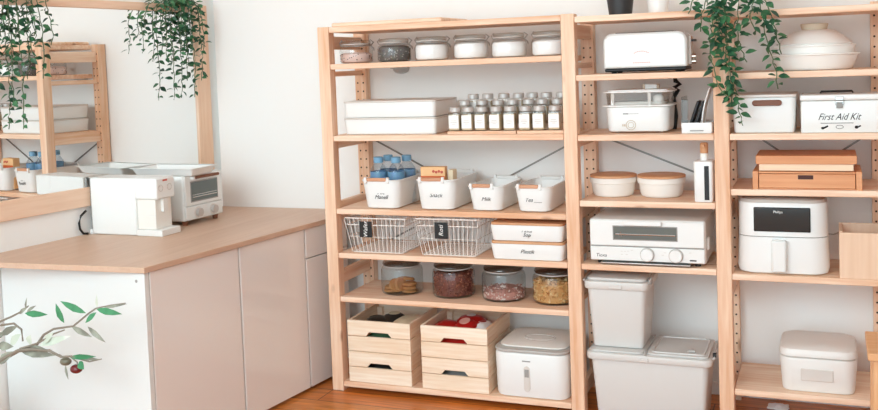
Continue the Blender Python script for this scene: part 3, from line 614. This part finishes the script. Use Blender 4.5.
# utensil rack, plate and slabs
t = thing('drying_rack', 'white rack tray holding upright boards beside the food steamer', 'rack', (128.4, 9.5, Z['M3']))
b = NB(); tub(b, 4.7, 6.5, .6, 3.3, .1, .3, foot=.2); obj('tray', b, 'white', t)
b = NB(); box(b, -4.6, -4.2, -5.5, 5.5, 3.3, 11.2); box(b, -4.6, -2.6, -5.6, -5.3, 3.3, 10.4); obj('side_panel', b, 'clear', t, bevel=.1)
b = NB(); box(b, -2, 2, -6.62, -6.45, .7, 1.0); obj('drain_slot', b, 'line', t)
for i, (x, l) in enumerate(((-2.2, 'left'), (-.6, 'right'))):
    b = NB(); obox(b, (128.4+x+.9, 10.2, Z['M3']+5.6), (1,0,-.35), (0,1,0), (.35,0,1), .4, 3.6, 4.3); tag(obj('cutting_board', b, 'black', bevel=.2), 'black thin board leaning in the white rack, %s one of two' % l, 'board', 'black boards in the drying rack')
b = NB(); L = []
for j in range(8):
    z = 1.0+12.6*j/7; xo = .4+2.6*(j/7)**2; L.append([(xo-.25, -3.6, z), (xo+.25, -3.6, z), (xo+.25, 3.6, z), (xo-.25, 3.6, z)])
loft(b, L); tag(at(obj('curved_plate', b, 'white', bevel=.2), (129.2, 9.4, Z['M3']+.2)), 'curved white plate standing on edge in the drying rack', 'plate')

# bowls with wooden lids
bw = thing('lidded_bowl', 'white round bowl with wooden lid, left one by the pine post', 'bowl', (100.0, 14, Z['M4']), 0, 'white bowls with wooden lids')
b = NB(); lathe(b, [(5.6,0),(6.2,.25),(6.7,1.2),(7.1,4.6),(7.55,4.8),(7.65,6.5),(7.4,6.6),(7.2,6.4),(6.8,4.6),(6.3,1.4)], 40); obj('bowl_body', b, 'cream', bw)
b = NB(); lathe(b, [(7.5,6.62),(7.62,6.7),(7.62,7.3),(7.45,7.4)], 40); obj('lid', b, 'lidwood', bw); bw.scale = (1, 1, .94)
dup(bw, (115.6, 14, Z['M4']), 0, 'white round bowl with wooden lid, right one by the white dispenser')
t = thing('soap_dispenser', 'slim white dispenser with dark level slot and wooden pump top', 'dispenser', (130.3, 4.2, Z['M4']))
b = NB(); solid(b, 2.9, 3.6, 1.0, 0, 12.6, .15, .5); obj('bottle_body', b, 'white', t)
b = NB(); box(b, .3, 1.7, -3.72, -3.5, .8, 11.2); obj('level_slot', b, 'black', t, bevel=.1)
b = NB(); lathe(b, [(1.2,12.62),(1.2,14.6),(1.0,14.8)], 18); obj('pump_collar', b, 'cream', t)
b = NB(); lathe(b, [(1.15,14.82),(1.2,15),(1.2,17.6),(.9,18)], 18); box(b, -.4, .4, -2.6, 0, 16.9, 17.6); obj('pump_head', b, 'lidwood', t)

# toaster oven
t = thing('toaster_oven', 'wide white toaster oven with two dials and long window', 'oven', (112.6, 13.6, Z['M5']))
for sx in (-1, 1):
    for sy in (-1, 1):
        b = NB(); lathe(b, [(.9,0),(1,1.1)], 12, sx*15.2, sy*9.5); obj('foot', b, 'rubber', t)
b = NB(); solid(b, 18.0, 12.4, 1.0, 1.1, 14.4, 0, .6); obj('shell', b, 'white_e', t)
b = NB(); box(b, -17.7, 17.7, -13.2, -12.4, 6.1, 14.1)
obj('door', b, 'white_e', t, bevel=.35)
b = NB(); box(b, -17.7, 17.7, -13.1, -12.4, 1.4, 5.8); obj('control_panel', b, 'white_e', t, bevel=.3)
b = NB(); box(b, -17.5, 17.5, -12.6, -12.38, 5.75, 6.15); obj('joint', b, 'line', t)
b = NB(); box(b, -10.4, 9.7, -13.3, -13.1, 8.0, 12.6); obj('window_surround', b, 'tank', t, bevel=.3)
b = NB(); box(b, -10.1, 9.4, -13.36, -13.25, 8.3, 12.3); obj('window_pane', b, 'ovenglass', t, bevel=.1)
b = NB(); tube(b, [(-9.5,-13.42,9.9),(9,-13.42,9.9)], .22, 6); tube(b, [(-8,-13.42,10.7),(-7.5,-13.42,9.0)], .12, 5); obj('rack_bar', b, 'steel', t)
b = NB(); box(b, -6.8, 5.0, -14.6, -13.9, 12.8, 14.3); box(b, -6.6, -5.8, -14, -13.1, 13, 14); box(b, 4, 4.8, -14, -13.1, 13, 14); obj('door_handle', b, 'white', t, bevel=.25)
for x in (.3, 9.1):
    b = NB(); disc_y(b, x, 3.6, -13.3, -13.05, 2.25, 28); d = obj('dial_ring', b, 'rim', t)
    b = NB(); disc_y(b, x, 3.6, -14.3, -13.25, 1.95, 28); g = obj('dial', b, 'white', t, bevel=.2)
b = NB(); 
for x, z in ((-8,4.4),(-7,4.4),(-6,4.5),(-4.8,4.8),(-8,3.4),(-6.5,3.4),(13,4.6),(4.7,3.6),(5.4,4.4)): box(b, x, x+.7, -13.13, -13.05, z, z+.12)
obj('printed_mark', b, 'softline', t)
text('lettering', 'Tioxa', 1.5, 'ink', t, (-14.2, -13.13, 3.0), .2)
b = NB(); box(b, 13.2, 15.2, -13.14, -13.05, 2.1, 2.5); obj('name_mark', b, 'ink', t)
b = NB(); box(b, -14.4, 13.4, -13.6, 8, .5, .9); obj('crumb_tray', b, 'steel', t, bevel=.1)
b = NB(); box(b, 17.9, 18.6, -9, -6.5, 5, 8.8); obj('side_latch', b, 'white', t, bevel=.2)

# waste bins
t = thing('waste_bin', 'large grey double waste bin on the floor under the middle bay', 'bin', (112.5, 9.4, 0.01))
b = NB(); tub(b, 18.3, 10.4, 2.2, 20.2, 1.6, .4, foot=1.0); obj('bin_body', b, 'grey', t)
b = NB(); solid(b, 19.5, 11.4, 2.4, 19.3, 21.6, -.0, .5); obj('rim', b, 'grey', t)
b = NB(); solid(b, 8.6, 10.3, 1.6, 21.62, 22.3, 0, .3, cx=-10.0); obj('lid', b, 'lidgrey', t)
b = NB(); solid(b, 9.4, 10.3, 1.6, 21.62, 22.4, 0, .3, cx=9.0); loft(b, [rl(8.2, 9.1, 1.2, 22.38, 9.0), rl(8.1, 9.0, 1.2, 22.7, 9.0), rl(7.5, 8.4, 1.0, 22.7, 9.0), rl(7.4, 8.3, 1.0, 22.38, 9.0)], False, False); obj('lid', b, 'lidgrey', t)
b = NB(); box(b, 11.6, 14.0, -6.6, -5.4, 22.42, 23.1); box(b, 12.4, 13.2, -5.4, -3.6, 22.42, 22.9); obj('lid_tab', b, 'rim', t, bevel=.15)
b = NB(); tube(b, [(18.9, -8, 20.8), (19.9, -8.5, 21.8), (19.9, 5, 23.2), (18.9, 5.5, 22.9)], .35, 7); obj('wire_handle', b, 'rim', t)
b = NB(); tube(b, [(-.9,-10.9,21.6),(-.9,-10,22.5),(-.9,9.5,22.5)], .3, 6); obj('wire_handle', b, 'rim', t)
b = NB(); lathe(b, [(.7,-.5),(.8,.5)], 12); bmesh.ops.rotate(b, cent=(0,0,0), matrix=Matrix.Rotation(PI/2, 3, 'Y'), verts=b.verts); bmesh.ops.translate(b, vec=(19.9,-7.4,22.4), verts=b.verts); obj('hinge_cap', b, 'black', t)
b = NB(); box(b, -2.4, .3, -11.8, -11.2, 19.6, 20.9); obj('front_tab', b, 'grey', t, bevel=.2)
t = thing('waste_bin', 'smaller grey waste bin standing on the lid of the large one', 'bin', (102.6, 10.4, 22.42))
b = NB(); tub(b, 9.5, 9.6, 2.0, 20.6, 1.5, .4, foot=.8); obj('bin_body', b, 'grey', t)
b = NB(); solid(b, 10.3, 10.3, 2.2, 19.0, 21.6, 0, .5); obj('rim', b, 'grey', t)
b = NB(); solid(b, 9.5, 9.5, 2.0, 21.62, 22.7, 0, .5); obj('lid', b, 'lidgrey', t)
b = NB(); tube(b, [(-10.1,-9.8,21.8),(-10.1,9,22.4)], .35, 7); obj('wire_handle', b, 'rim', t)
b = NB(); tube(b, [(10.4,-9.6,21.2),(10.9,-8,22.6),(10.7,7,23.0)], .35, 7); obj('wire_handle', b, 'rim', t)
b = NB(); box(b, -2.2, 2.2, -10.65, -10.1, 19.4, 20.8); obj('front_tab', b, 'grey', t, bevel=.25)
b = NB(); box(b, 9.8, 11.1, -7.6, -6.4, 20.8, 22.4); obj('hinge_cap', b, 'tank', t, bevel=.2)

# ------------------------------------------------------------------ right bay
t = thing('clay_pot', 'cream lidded clay pot with wide rim', 'pot', (162.2, 14.2, Z['R2']))
b = NB(); lathe(b, [(9.6,0),(10.4,.2),(11.2,1.4),(12.0,4.3),(12.6,4.5),(12.6,4.9),(11.7,5.0)], 44); obj('pot_body', b, 'clay', t)
b = NB(); lathe(b, [(11.0,5.02),(11.1,5.6),(11.3,6.8),(11.6,7.0),(11.6,7.4),(10.8,7.5)], 44); obj('inner_rim', b, 'clay', t)
b = NB(); lathe(b, [(10.4,7.52),(10.6,7.8),(10.0,8.5),(8.4,10.0),(6.6,11.2),(5.0,11.8),(4.0,12.0)], 44); obj('lid', b, 'clay', t)
b = NB(); lathe(b, [(3.5,12.02),(3.6,12.2),(4.0,13.7),(3.8,13.9),(3.2,13.5)], 28); obj('knob', b, 'knob', t)
t = thing('storage_box', 'white lidded box with a wooden handle beside the first aid box', 'box', (147.9, 14.2, Z['R3']))
b = NB(); solid(b, 9.1, 11.4, 1.7, 0, 10.6, .5, .5); obj('box_body', b, 'white', t)
b = NB(); solid(b, 9.3, 11.6, 1.8, 10.62, 11.4, 0, .25); obj('lid', b, 'offw', t)
b = NB(); prism_y(b, [(x+1.0, z+8.3) for z, x in [(a[1]*0, a[0]) for a in ()]] or [(-2.4+.8*math.cos(a*PI/8), 9.0+.85*math.sin(a*PI/8)) for a in range(4,13)] + [(4.4+.8*math.cos(a*PI/8), 9.0+.85*math.sin(a*PI/8)) for a in range(12,21)], -12.3, -11.2); obj('handle', b, 'walnut', t, bevel=.2)
t = thing('first_aid_box', 'white metal box lettered First Aid Kit', 'box', (168.9, 10.6, Z['R3']))
b = NB(); solid(b, 10.6, 8.8, .7, 0, 9.3, 0, .3); obj('box_body', b, 'white_e', t)
b = NB(); solid(b, 10.8, 9.0, .8, 9.4, 11.1, 0, .4); obj('lid', b, 'white_e', t)
b = NB(); box(b, -1.2, 1.1, -9.3, -8.8, 8.0, 10.5); g = obj('latch', b, 'steel', t, bevel=.15)
b = NB(); box(b, -.9, .8, -9.6, -9.3, 7.2, 8.9); box(b, -1.05, .95, -9.5, -9.3, 9.2, 9.6); obj('latch_hook', b, 'brace', g, bevel=.1)
b = NB(); tube(b, [(-5.2,-1,11.2),(-5,-1,11.75),(3.5,-1,11.75),(3.7,-1,11.2)], .35, 6); obj('carry_handle', b, 'black', t)
text('lettering', 'First Aid Kit', 2.75, 'ink', t, (-.3, -8.84, 4.6), .45, w=.83)
b = NB(); box(b, -5.2, 3.6, -8.86, -8.8, 2.75, 2.9); obox(b, (-4.0,-8.84,1.6), (1,0,.5), (0,1,0), (-.5,0,1), .9, .03, .25); blob(b, (-4.6,-8.84,1.4), .5, .04, .4, 10); blob(b, (4.4,-8.84,1.6), .5, .04, .5, 10); obox(b, (5.1,-8.84,1.8), (1,0,.5), (0,1,0), (-.5,0,1), .5, .03, .2)
tube(b, [(-.1+1.0*math.cos(a*PI/8), -8.84, 1.7+.5*math.sin(a*PI/8)) for a in range(16)], .06, 4, True); obj('printed_mark', b, 'ink', t)
# wooden drawer box
t = thing('drawer_box', 'orange wooden box with a drawer and finger slot', 'box', (159.6, 10.8, Z['R4']))
b = NB(); box(b, -15.0, -13.4, -10.2, 9, 0, 5.4); box(b, 13.4, 15.0, -10.2, 9, 0, 5.4); box(b, -13.4, 13.4, -9.4, 9, 4.7, 5.2); box(b, -13.4, 13.4, 8, 9, 0, 4.7); box(b, -13.4, 13.4, -9.4, 8, 0, .4); obj('case', b, 'orange_x', t, bevel=.12)
b = NB(); P = [(-13.2,.5),(13.2,.5),(13.2,4.6),(2.0,4.6),(1.6,3.4),(-2.0,3.4),(-2.4,4.6),(-13.2,4.6)]
P = [(-13.2,.5),(13.2,.5),(13.2,4.6),(-13.2,4.6)]; prism_y(b, P, -10.0, -9.0); d = obj('drawer', b, 'orange_x', t, bevel=.1)
b = NB(); box(b, -2.3, 1.9, -10.1, -9.9, 3.1, 4.3); obj('finger_slot', b, 'speck', d)
t = thing('wooden_box', 'orange wooden box lying on top of the drawer box', 'box', (159.4, 10.9, Z['R4']+5.42))
b = NB(); box(b, -13.0, 13.0, -8.8, 8.8, 0, 2.0); obj('box_body', b, 'pale_x', t, bevel=.12)
b = NB(); box(b, -13.9, 13.9, -9.3, 9.3, 2.02, 4.5); obj('lid', b, 'orange_x', t, bevel=.15)
# air fryer
t = thing('air_fryer', 'white air fryer with a wide black display', 'appliance', (152.6, 14.4, Z['R5'])); t.scale = (1.05, 1, 1.025)
b = NB(); loft(b, [rl(11.0,11.6,5,0), rl(12.1,12.7,5,.5), rl(12.5,12.9,5,2), rl(12.1,12.6,5,10.9)], True, True); obj('base_body', b, 'white', t)
b = NB(); loft(b, [rl(11.8,12.3,5,10.92), rl(11.8,12.3,5,11.15)]); obj('joint', b, 'line', t)
b = NB(); loft(b, [rl(12.1,12.6,5,11.17), rl(12.0,12.5,5,20.3), rl(11.8,12.3,5,20.9)], True, True); obj('upper_body', b, 'white', t)
b = NB(); loft(b, [rl(11.7,12.2,5,20.92), rl(11.3,11.8,5,21.7), rl(10,10.6,4.5,22.2)], True, True); obj('top_cover', b, 'greytop', t)
b = NB(); box(b, -7.6, 7.6, -13.0, -12.2, 12.6, 19.7); g = obj('display', b, 'blackg', t, bevel=.25)
text('lettering', 'Philips', 1.0, 'label', g, (-1.0, -13.03, 18.4), 0)
b = NB(); box(b, -2.9, 1.2, -15.2, -12.4, 1.0, 10.4); obj('drawer_handle', b, 'white_e', t, bevel=.6)
b = NB(); tube(b, [(11.9,4,9.5),(13.5,5,9.2),(15,9,9.2),(16,14,9.6)], .22, 6); obj('cable', b, 'rim', t)
# wood box
t = thing('wooden_bin', 'open pale wood box at the right edge of the fifth shelf', 'box', (176.3, 8.4, Z['R5']))
for n_, a in (('front_panel', (-8,8,-7.8,-6.8,0,13.4)), ('back_panel', (-8,8,6.8,7.8,0,13.8))):
    b = NB(); box(b, *a); obj(n_, b, 'pale_z', t, bevel=.1)
for s in (-8, 7):
    b = NB(); box(b, s, s+1, -6.78, 6.78, 0, 13.6); obj('side_panel', b, 'pale_z', t, bevel=.1)
b = NB(); box(b, -6.98, 6.98, -6.78, 6.78, .05, .8); obj('bottom_panel', b, 'pale_z', t)
# rounded bin on bottom shelf
t = thing('storage_canister', 'cream rounded lidded bin with embossed plate on the low shelf', 'bin', (162.0, 12.6, Z['R7']))
b = NB(); solid(b, 10.9, 10.6, 3.8, 0, 10.6, .7, .8); obj('bin_body', b, 'offw', t)
b = NB(); solid(b, 10.75, 10.45, 3.7, 10.62, 10.9, 0, .05); obj('joint', b, 'softline', t)
b = NB(); loft(b, [rl(10.95,10.65,3.8,10.92), rl(10.95,10.65,3.8,11.9), rl(10.5,10.2,3.7,12.9), rl(9.2,9,3.4,13.5), rl(5,5,2.5,13.8)]); obj('lid', b, 'offw', t)
b = NB(); box(b, -4.8, 4.2, -10.75, -10.0, 3.8, 7.4); obj('embossed_plate', b, 'emboss', t, bevel=.15)
# stool
t = thing('wooden_stool', 'wooden stool at the right edge in front of the low shelf', 'stool', (190.4, -18, 0))
b = NB(); box(b, -15.8, 15.8, -11, 11, 33.4, 35.4); obj('seat', b, 'stool_x', t, bevel=.3)
for sx in (-1, 1):
    for sy in (-1, 1):
        b = NB(); x0, x1 = sx*13.2, sx*13.6; L = [[(x0-1.3,sy*8.6-1.3,33.3),(x0+1.3,sy*8.6-1.3,33.3),(x0+1.3,sy*8.6+1.3,33.3),(x0-1.3,sy*8.6+1.3,33.3)], [(x1-1.2,sy*9.4-1.2,0),(x1+1.2,sy*9.4-1.2,0),(x1+1.2,sy*9.4+1.2,0),(x1-1.2,sy*9.4+1.2,0)]]; loft(b, L); obj('leg', b, 'stool_z', t, bevel=.2)
    b = NB(); box(b, sx*13.2-.8, sx*13.2+.8, -7.2, 7.2, 28.5, 33.2); obj('side_rail', b, 'stool_x', t, bevel=.1)
b = NB(); box(b, -11.8, 11.8, -9.4, -7.8, 29, 33.2); obj('front_rail', b, 'stool_x', t, bevel=.1)
# paper on floor
b = NB(); n = 7; G = [[b.verts.new(((i-3)*1.1+rnd.uniform(-.3,.3), (j-3)*.8+rnd.uniform(-.3,.3), .35+rnd.uniform(0,1.6)*(1-max(abs(i-3),abs(j-3))/3.4))) for j in range(n)] for i in range(n)]
for i in range(n-1):
    for j in range(n-1): b.faces.new([G[i][j], G[i+1][j], G[i+1][j+1], G[i][j+1]])
ext = bmesh.ops.extrude_face_region(b, geom=list(b.faces)); bmesh.ops.translate(b, vec=(0,0,-.3), verts=[v for v in ext['geom'] if isinstance(v, bmesh.types.BMVert)])
tag(at(obj('crumpled_paper', b, 'label', smooth=False), (149.5, 24, 0)), 'small crumpled white paper on the floor under the low shelf', 'paper')

# ------------------------------------------------------------------ on the worktop
wz = 60.02
t = thing('coffee_machine', 'white capsule coffee machine with drip tray and grey tank', 'coffee machine', (-59.6, -29.5, wz), 0)
b = NB(); box(b, -13.6, 5.6, -4.9, 4.9, 0.0, 19.8); obj('body', b, 'white', t, bevel=.5)
b = NB(); box(b, 5.3, 14.6, -4.85, 4.85, 12.5, 19.75); obj('brew_head', b, 'white', t, bevel=.5)
b = NB(); box(b, 5.62, 13.2, -4.1, 4.4, 2.22, 12.46); obj('cup_bay', b, 'cream', t, bevel=.2)
b = NB(); box(b, 13.22, 14.4, -1.2, 1.2, 8.0, 12.46); box(b, 5.8, 13.3, -4.2, -4.12, 7.0, 7.25); obj('spout', b, 'offw', t, bevel=.2)
b = NB(); box(b, 5.62, 16.2, -5.0, 5.0, 0, 2.2); obj('drip_tray', b, 'white', t, bevel=.2)
b = NB(); box(b, -14.6, -13.65, -4.9, 5, .0, 1.6); obj('tank_base', b, 'white', t, bevel=.1)
b = NB(); box(b, -14.5, -13.65, -4.2, 5, 1.62, 19.6); obj('water_tank', b, 'tank', t, bevel=.4)
b = NB(); box(b, -14.6, -13.6, -4.4, 5.1, 19.62, 20.0); obj('tank_lid', b, 'greytop', t, bevel=.15)
b = NB()
for y in (-2.6, 2.0): tube(b, [(14.64, y+1.1*math.cos(a*PI/8), 16.2+1.1*math.sin(a*PI/8)) for a in range(16)], .1, 5, True)
obj('button', b, 'softline', t)
b = NB(); box(b, 14.55, 14.7, -1.4, .9, 18.4, 19.0); obj('name_mark', b, 'redink', t)
b = NB(); tube(b, [(-74.2,-35.4,wz+.4),(-74.9,-37,wz+.6),(-75.3,-38,wz+2.2),(-75.4,-38.2,wz+4.5),(-75.2,-37.4,wz+6.8),(-74.6,-35.4,wz+8.4)], .4, 7)
tag(obj('power_cord', b, 'black'), 'black power cord curling up behind the coffee machine', 'cord')
# small toaster oven
t = thing('toaster_oven', 'compact white toaster oven with wooden handle on the worktop', 'oven', (-56.2, -3.9, wz), -4)
for sx in (-1, 1):
    for sy in (-1, 1):
        b = NB(); lathe(b, [(.9,0),(1.2,1.6)], 14, sx*6.4, sy*8.4); obj('foot', b, 'walnut', t)
b = NB(); solid(b, 8.2, 10.6, 1.0, 1.6, 18.2, 0, .7); obj('shell', b, 'white_e', t)
b = NB(); box(b, 8.1, 8.9, -10.2, 10.2, 7.0, 18.0); obj('door', b, 'white_e', t, bevel=.3)
b = NB(); box(b, 8.1, 8.8, -10.2, 10.2, 1.9, 6.8); obj('control_panel', b, 'white_e', t, bevel=.3)
b = NB(); box(b, 8.8, 9.0, -7.6, 7.6, 8.2, 15.8); obj('window_surround', b, 'tank', t, bevel=.08)
b = NB(); box(b, 8.95, 9.08, -7.2, 7.2, 8.6, 15.4); obj('window_pane', b, 'ovenglass', t, bevel=.05)
b = NB(); tube(b, [(9.12,-6.8,10),(9.12,6.8,10)], .16, 5); tube(b, [(9.12,-6.8,10.8),(9.12,6.8,10.8)], .12, 5); obj('rack_bar', b, 'steel', t)
b = NB(); tube(b, [(10.3,-6.6,17.2),(10.3,6.6,17.2)], .55, 10); obj('door_handle', b, 'walnut', t)
b = NB(); box(b, 8.8, 10.6, -7.4, -6.5, 16.6, 17.7); box(b, 8.8, 10.6, 6.5, 7.4, 16.6, 17.7); obj('handle_mount', b, 'white', t, bevel=.15)
for y in (-3.8, 4.6):
    b = NB(); tube(b, [(8.75,y,4.3),(9.2,y,4.3),(10.2,y,4.3)], 1.5, 20); obj('dial', b, 'capgrey', t)
    b = NB(); tube(b, [(8.78,y,4.3),(8.9,y,4.3)], 2.0, 24); obj('dial_ring', b, 'emboss', t)
t = thing('serving_tray', 'white enamel tray lying on the compact toaster oven', 'tray', (-57.2, -8.6, wz+18.23), 0)
b = NB(); tub(b, 13.4, 7.4, 1.2, 2.6, 1.2, .3, foot=.3); obj('tray_body', b, 'white', t)
b = NB(); loft(b, [rl(13.3,7.3,1.2,2.5), rl(14.3,8.2,1.5,2.62), rl(14.3,8.2,1.5,2.8), rl(13.3,7.3,1.2,2.75)], False, False); obj('rim', b, 'white', t)

# ------------------------------------------------------------------ trailing plants
def vine(lab, loc, rz, strands, potr=None, seed=1, ll=3.1, lw=1.75, dens=1.35, cat='plant'):
    R = random.Random(seed); t = thing('trailing_vine', lab, cat, loc, rz)
    sb_, fb = NB(), NB()
    for pts in strands:
        P = []
        for (a, c) in zip(pts, pts[1:]):
            a, c = Vector(a), Vector(c); n = max(2, int((c-a).length/1.2))
            for i in range(n): P.append(a.lerp(c, i/n)+Vector((R.uniform(-.35,.35), R.uniform(-.25,.25), 0)))
        P.append(Vector(pts[-1])); tube(sb_, P, .16, 5)
        acc = 0; side = R.uniform(0, 6.3)
        for a, c in zip(P, P[1:]):
            acc += (c-a).length
            while acc > dens:
                acc -= dens; side += 2.4+R.uniform(-.5,.5)
                d = Vector((math.cos(side), .75*math.sin(side)-.25, R.uniform(-.75,.35))); s = R.uniform(.7, 1.1)
                leaf(fb, a+d*.35, d, Vector((R.uniform(-.35,.35), -.75+R.uniform(-.3,.3), .8)), ll*s, lw*s, 0, R.uniform(.1,.4))
    obj('stem', sb_, 'stem', t); obj('foliage', fb, 'leaf', t, sharp=180)
    if potr:
        b = NB(); lathe(b, [(potr*.75,0),(potr,9),(potr+.3,9),(potr+.3,9.6),(potr-.2,9.6),(potr-.3,8.5),(.1,8.5)], 28); obj('pot', b, 'potwhite', t)
    return t
# on the shelving, over the third post (local origin at the pot's base on the top shelf)
def S3(pts): return [(x-145.5, y-13, z-Z['R1']) for x, y, z in pts]
st = []
for e in ([(146,13,137),(143,5,137.5),(138,-2,135),(136,-3.5,128),(137,-4,118),(140,-4,106),(142,-4.2,96),(142.5,-4.3,93.5)],[(146,13,137),(142,5,137.5),(139,-2,135),(138,-3.5,126),(138.5,-4,116),(140.5,-4.4,106),(139,-4.5,99)],
          [(145,13,137),(140,4,138),(136.5,-2.5,134),(134.5,-4,126),(133.5,-4.2,116),(136,-4.5,105),(138.5,-4.6,101)],
          [(146,12,137),(146,4,137.6),(146,-2,134),(148,-3,127),(149.5,-3.6,119),(152,-3.8,109),(152.4,-3.8,104)],[(146,12,137),(146.5,4,137.6),(147.5,-2,134),(150,-3,127),(152,-3.6,121),(153.5,-3.8,114)],
          [(147,12,137),(145,3,137),(142.5,-2.5,133),(141.5,-3.8,126),(141.5,-4,118.5),(144,-4,112)],
          [(144,12,137),(136,3,138.5),(131,-2.5,135),(129,-3.8,130.5),(127.5,-4,127)],
          [(144,12,137),(138,2,138),(133.5,-2.8,133),(131.5,-4,127),(131,-4,121.5)],
          [(146,13,137),(139,2,136),(137.5,-3.6,130),(138.8,-4.4,121),(138,-4.6,112)],
          [(147,12,137),(149,2,137),(147,-3,132),(145,-4,126),(146.5,-4,120)],
          [(144,12,137),(138,2,137),(135.5,-3.4,131),(136.3,-4.6,124),(135,-4.6,117)]):
    st.append(S3(e))
vine('green trailing plant in a white pot hanging over the shelving posts', (145.5, 13, Z['R1']), 0, st, 5.6, 11, 3.3, 1.85, 1.0)
# on the mirror's top rail (local frame of the mirror: x off the wall, y along it)
def draped(s0, dx, ends):
    o = []
    for s, z, k in ends: o.append([(1.0, s0, 1.4), (3.4, s0+(s-s0)*.45, 2.6), (4.6+k, s0+(s-s0)*.85, -1), (4.4+k, s, -8), (4.2+k, s+.8, z*.6-3), (4.4+k, s-.4, z)])
    return o
p = wl(-16); vine('green vine draped over the right end of the mirror frame', (p[0], p[1], mz1), -WA, draped(0, 0, [(-24,-19,0),(-19,-13,.6),(-12,-22,0),(-9.5,-37,.4),(-6,-20,1.4),(-2,-25,.6),(2.5,-36.5,0),(0,-17,1.5),(6.5,-30,.3),(7.5,-18,1),(-15,-9,.8),(5,-10,1.6),(1,-12,.2),(-4,-12,.4)]), None, 5)
p = wl(-94); vine('green vine draped over the left part of the mirror frame', (p[0], p[1], mz1), -WA, draped(0, 0, [(-8,-23,0),(-3,-35,.6),(1,-43,0),(4,-24,1),(9.5,-27,.3),(13,-16,.8),(-12,-18,1),(6,-13,1.4),(-5,-12,.4),(0,-12,1)]), None, 9)

# olive tree: pot out of view at the left, one branch reaches into it
t = thing('olive_tree', 'olive branch with green leaves and a dark olive before the white end panel', 'plant', (-71.5, -100, 0.01))
def OP(u, v, y=0.): return Vector((-53+.352*u-.012*(v-300)+71.5, y+5, 52.6+.02*u-.28*(v-300)))
b = NB(); lathe(b, [(8,0),(10.5,19),(11,19),(11,20),(10,20),(9.8,17.5),(.1,17.5)], 28); obj('pot', b, 'potwhite', t)
b = NB(); 
def br(pts, r, tp=None): tube(b, pts, r, 6, taper=tp)
br([(0,0,17),(1,.5,23),(4,2,28), OP(-25,378), OP(0,362), OP(18,352)], 1.0, .6)
br([OP(18,352), OP(35,346,1), OP(45,335), OP(58,328,-1), OP(75,326), OP(88,314,1), OP(98,308), OP(112,305), OP(126,303)], .42, .15)
br([OP(18,352), OP(35,349,-1), OP(50,351), OP(62,357), OP(72,356), OP(90,361), OP(102,358)], .5, .15)
br([OP(-30,338), OP(0,322), OP(12,317), OP(22,312), OP(30,306)], .4, .2)
br([OP(0,326), OP(14,324), OP(22,330), OP(23,342)], .35, .25); br([OP(60,355), OP(65,358), OP(67,360)], .25)
br([OP(20,350), OP(38,344), OP(55,334), OP(66,330)], .4, .2); br([OP(72,357), OP(78,362), OP(78,366)], .2)
obj('branch', b, 'twig', t)
b = NB()
def lf(u0, v0, u1, v1, w_, mi, y=0):
    a, c = OP(u0,v0,y), OP(u1,v1,y-.8); leaf(b, a, c-a, (0,-1,.25), (c-a).length, w_, mi, .08)
for a in ((26,313.5,50,314,1.9,0),(20,314,30,307,1.3,1),(27,310,30,297,.8,1),(28,312,39,305,1.0,1),
          (66,323,59,303,2.0,0),(88,313,63,300.5,2.0,0),(98,309,123,313,1.9,0),(98,312,88,322,1.6,0),(99,309,100,294,.9,2),(104,308,128,303,.8,1),
          (73,326,94,336,1.7,1),(89,326,107,341,1.6,1),(0,336,19,326,2.2,1),(-6,338,6,334,2.0,1),(40,346,72,335,2.2,2),(30,345,33,335,2.6,2),(44,344,56,332,2.0,2),(10,346,22,334,2.6,2),(-4,347,14,347,2.6,1),(20,352,56,355,2.6,1),(-4,366,14,352,2.8,1),(30,348,48,349,1.6,1),
          (70,357,97,355,1.5,0),(80,361,86,368,2.4,0),(82,358,101,357.5,.9,1),(66,365,70,379,.9,1)): lf(*a)
obj('foliage', b, ['olive_g', 'olive_d', 'olive_p'], t, sharp=180)
b = NB(); c = OP(77,368.5); blob(b, c, 1.8, 1.6, 1.25, 16); obj('ripe_olive', b, 'fruit_r', t)
b = NB(); c = OP(66.5,361.5); blob(b, c, 1.7, 1.4, 1.1, 16); obj('green_olive', b, 'fruit_g', t)
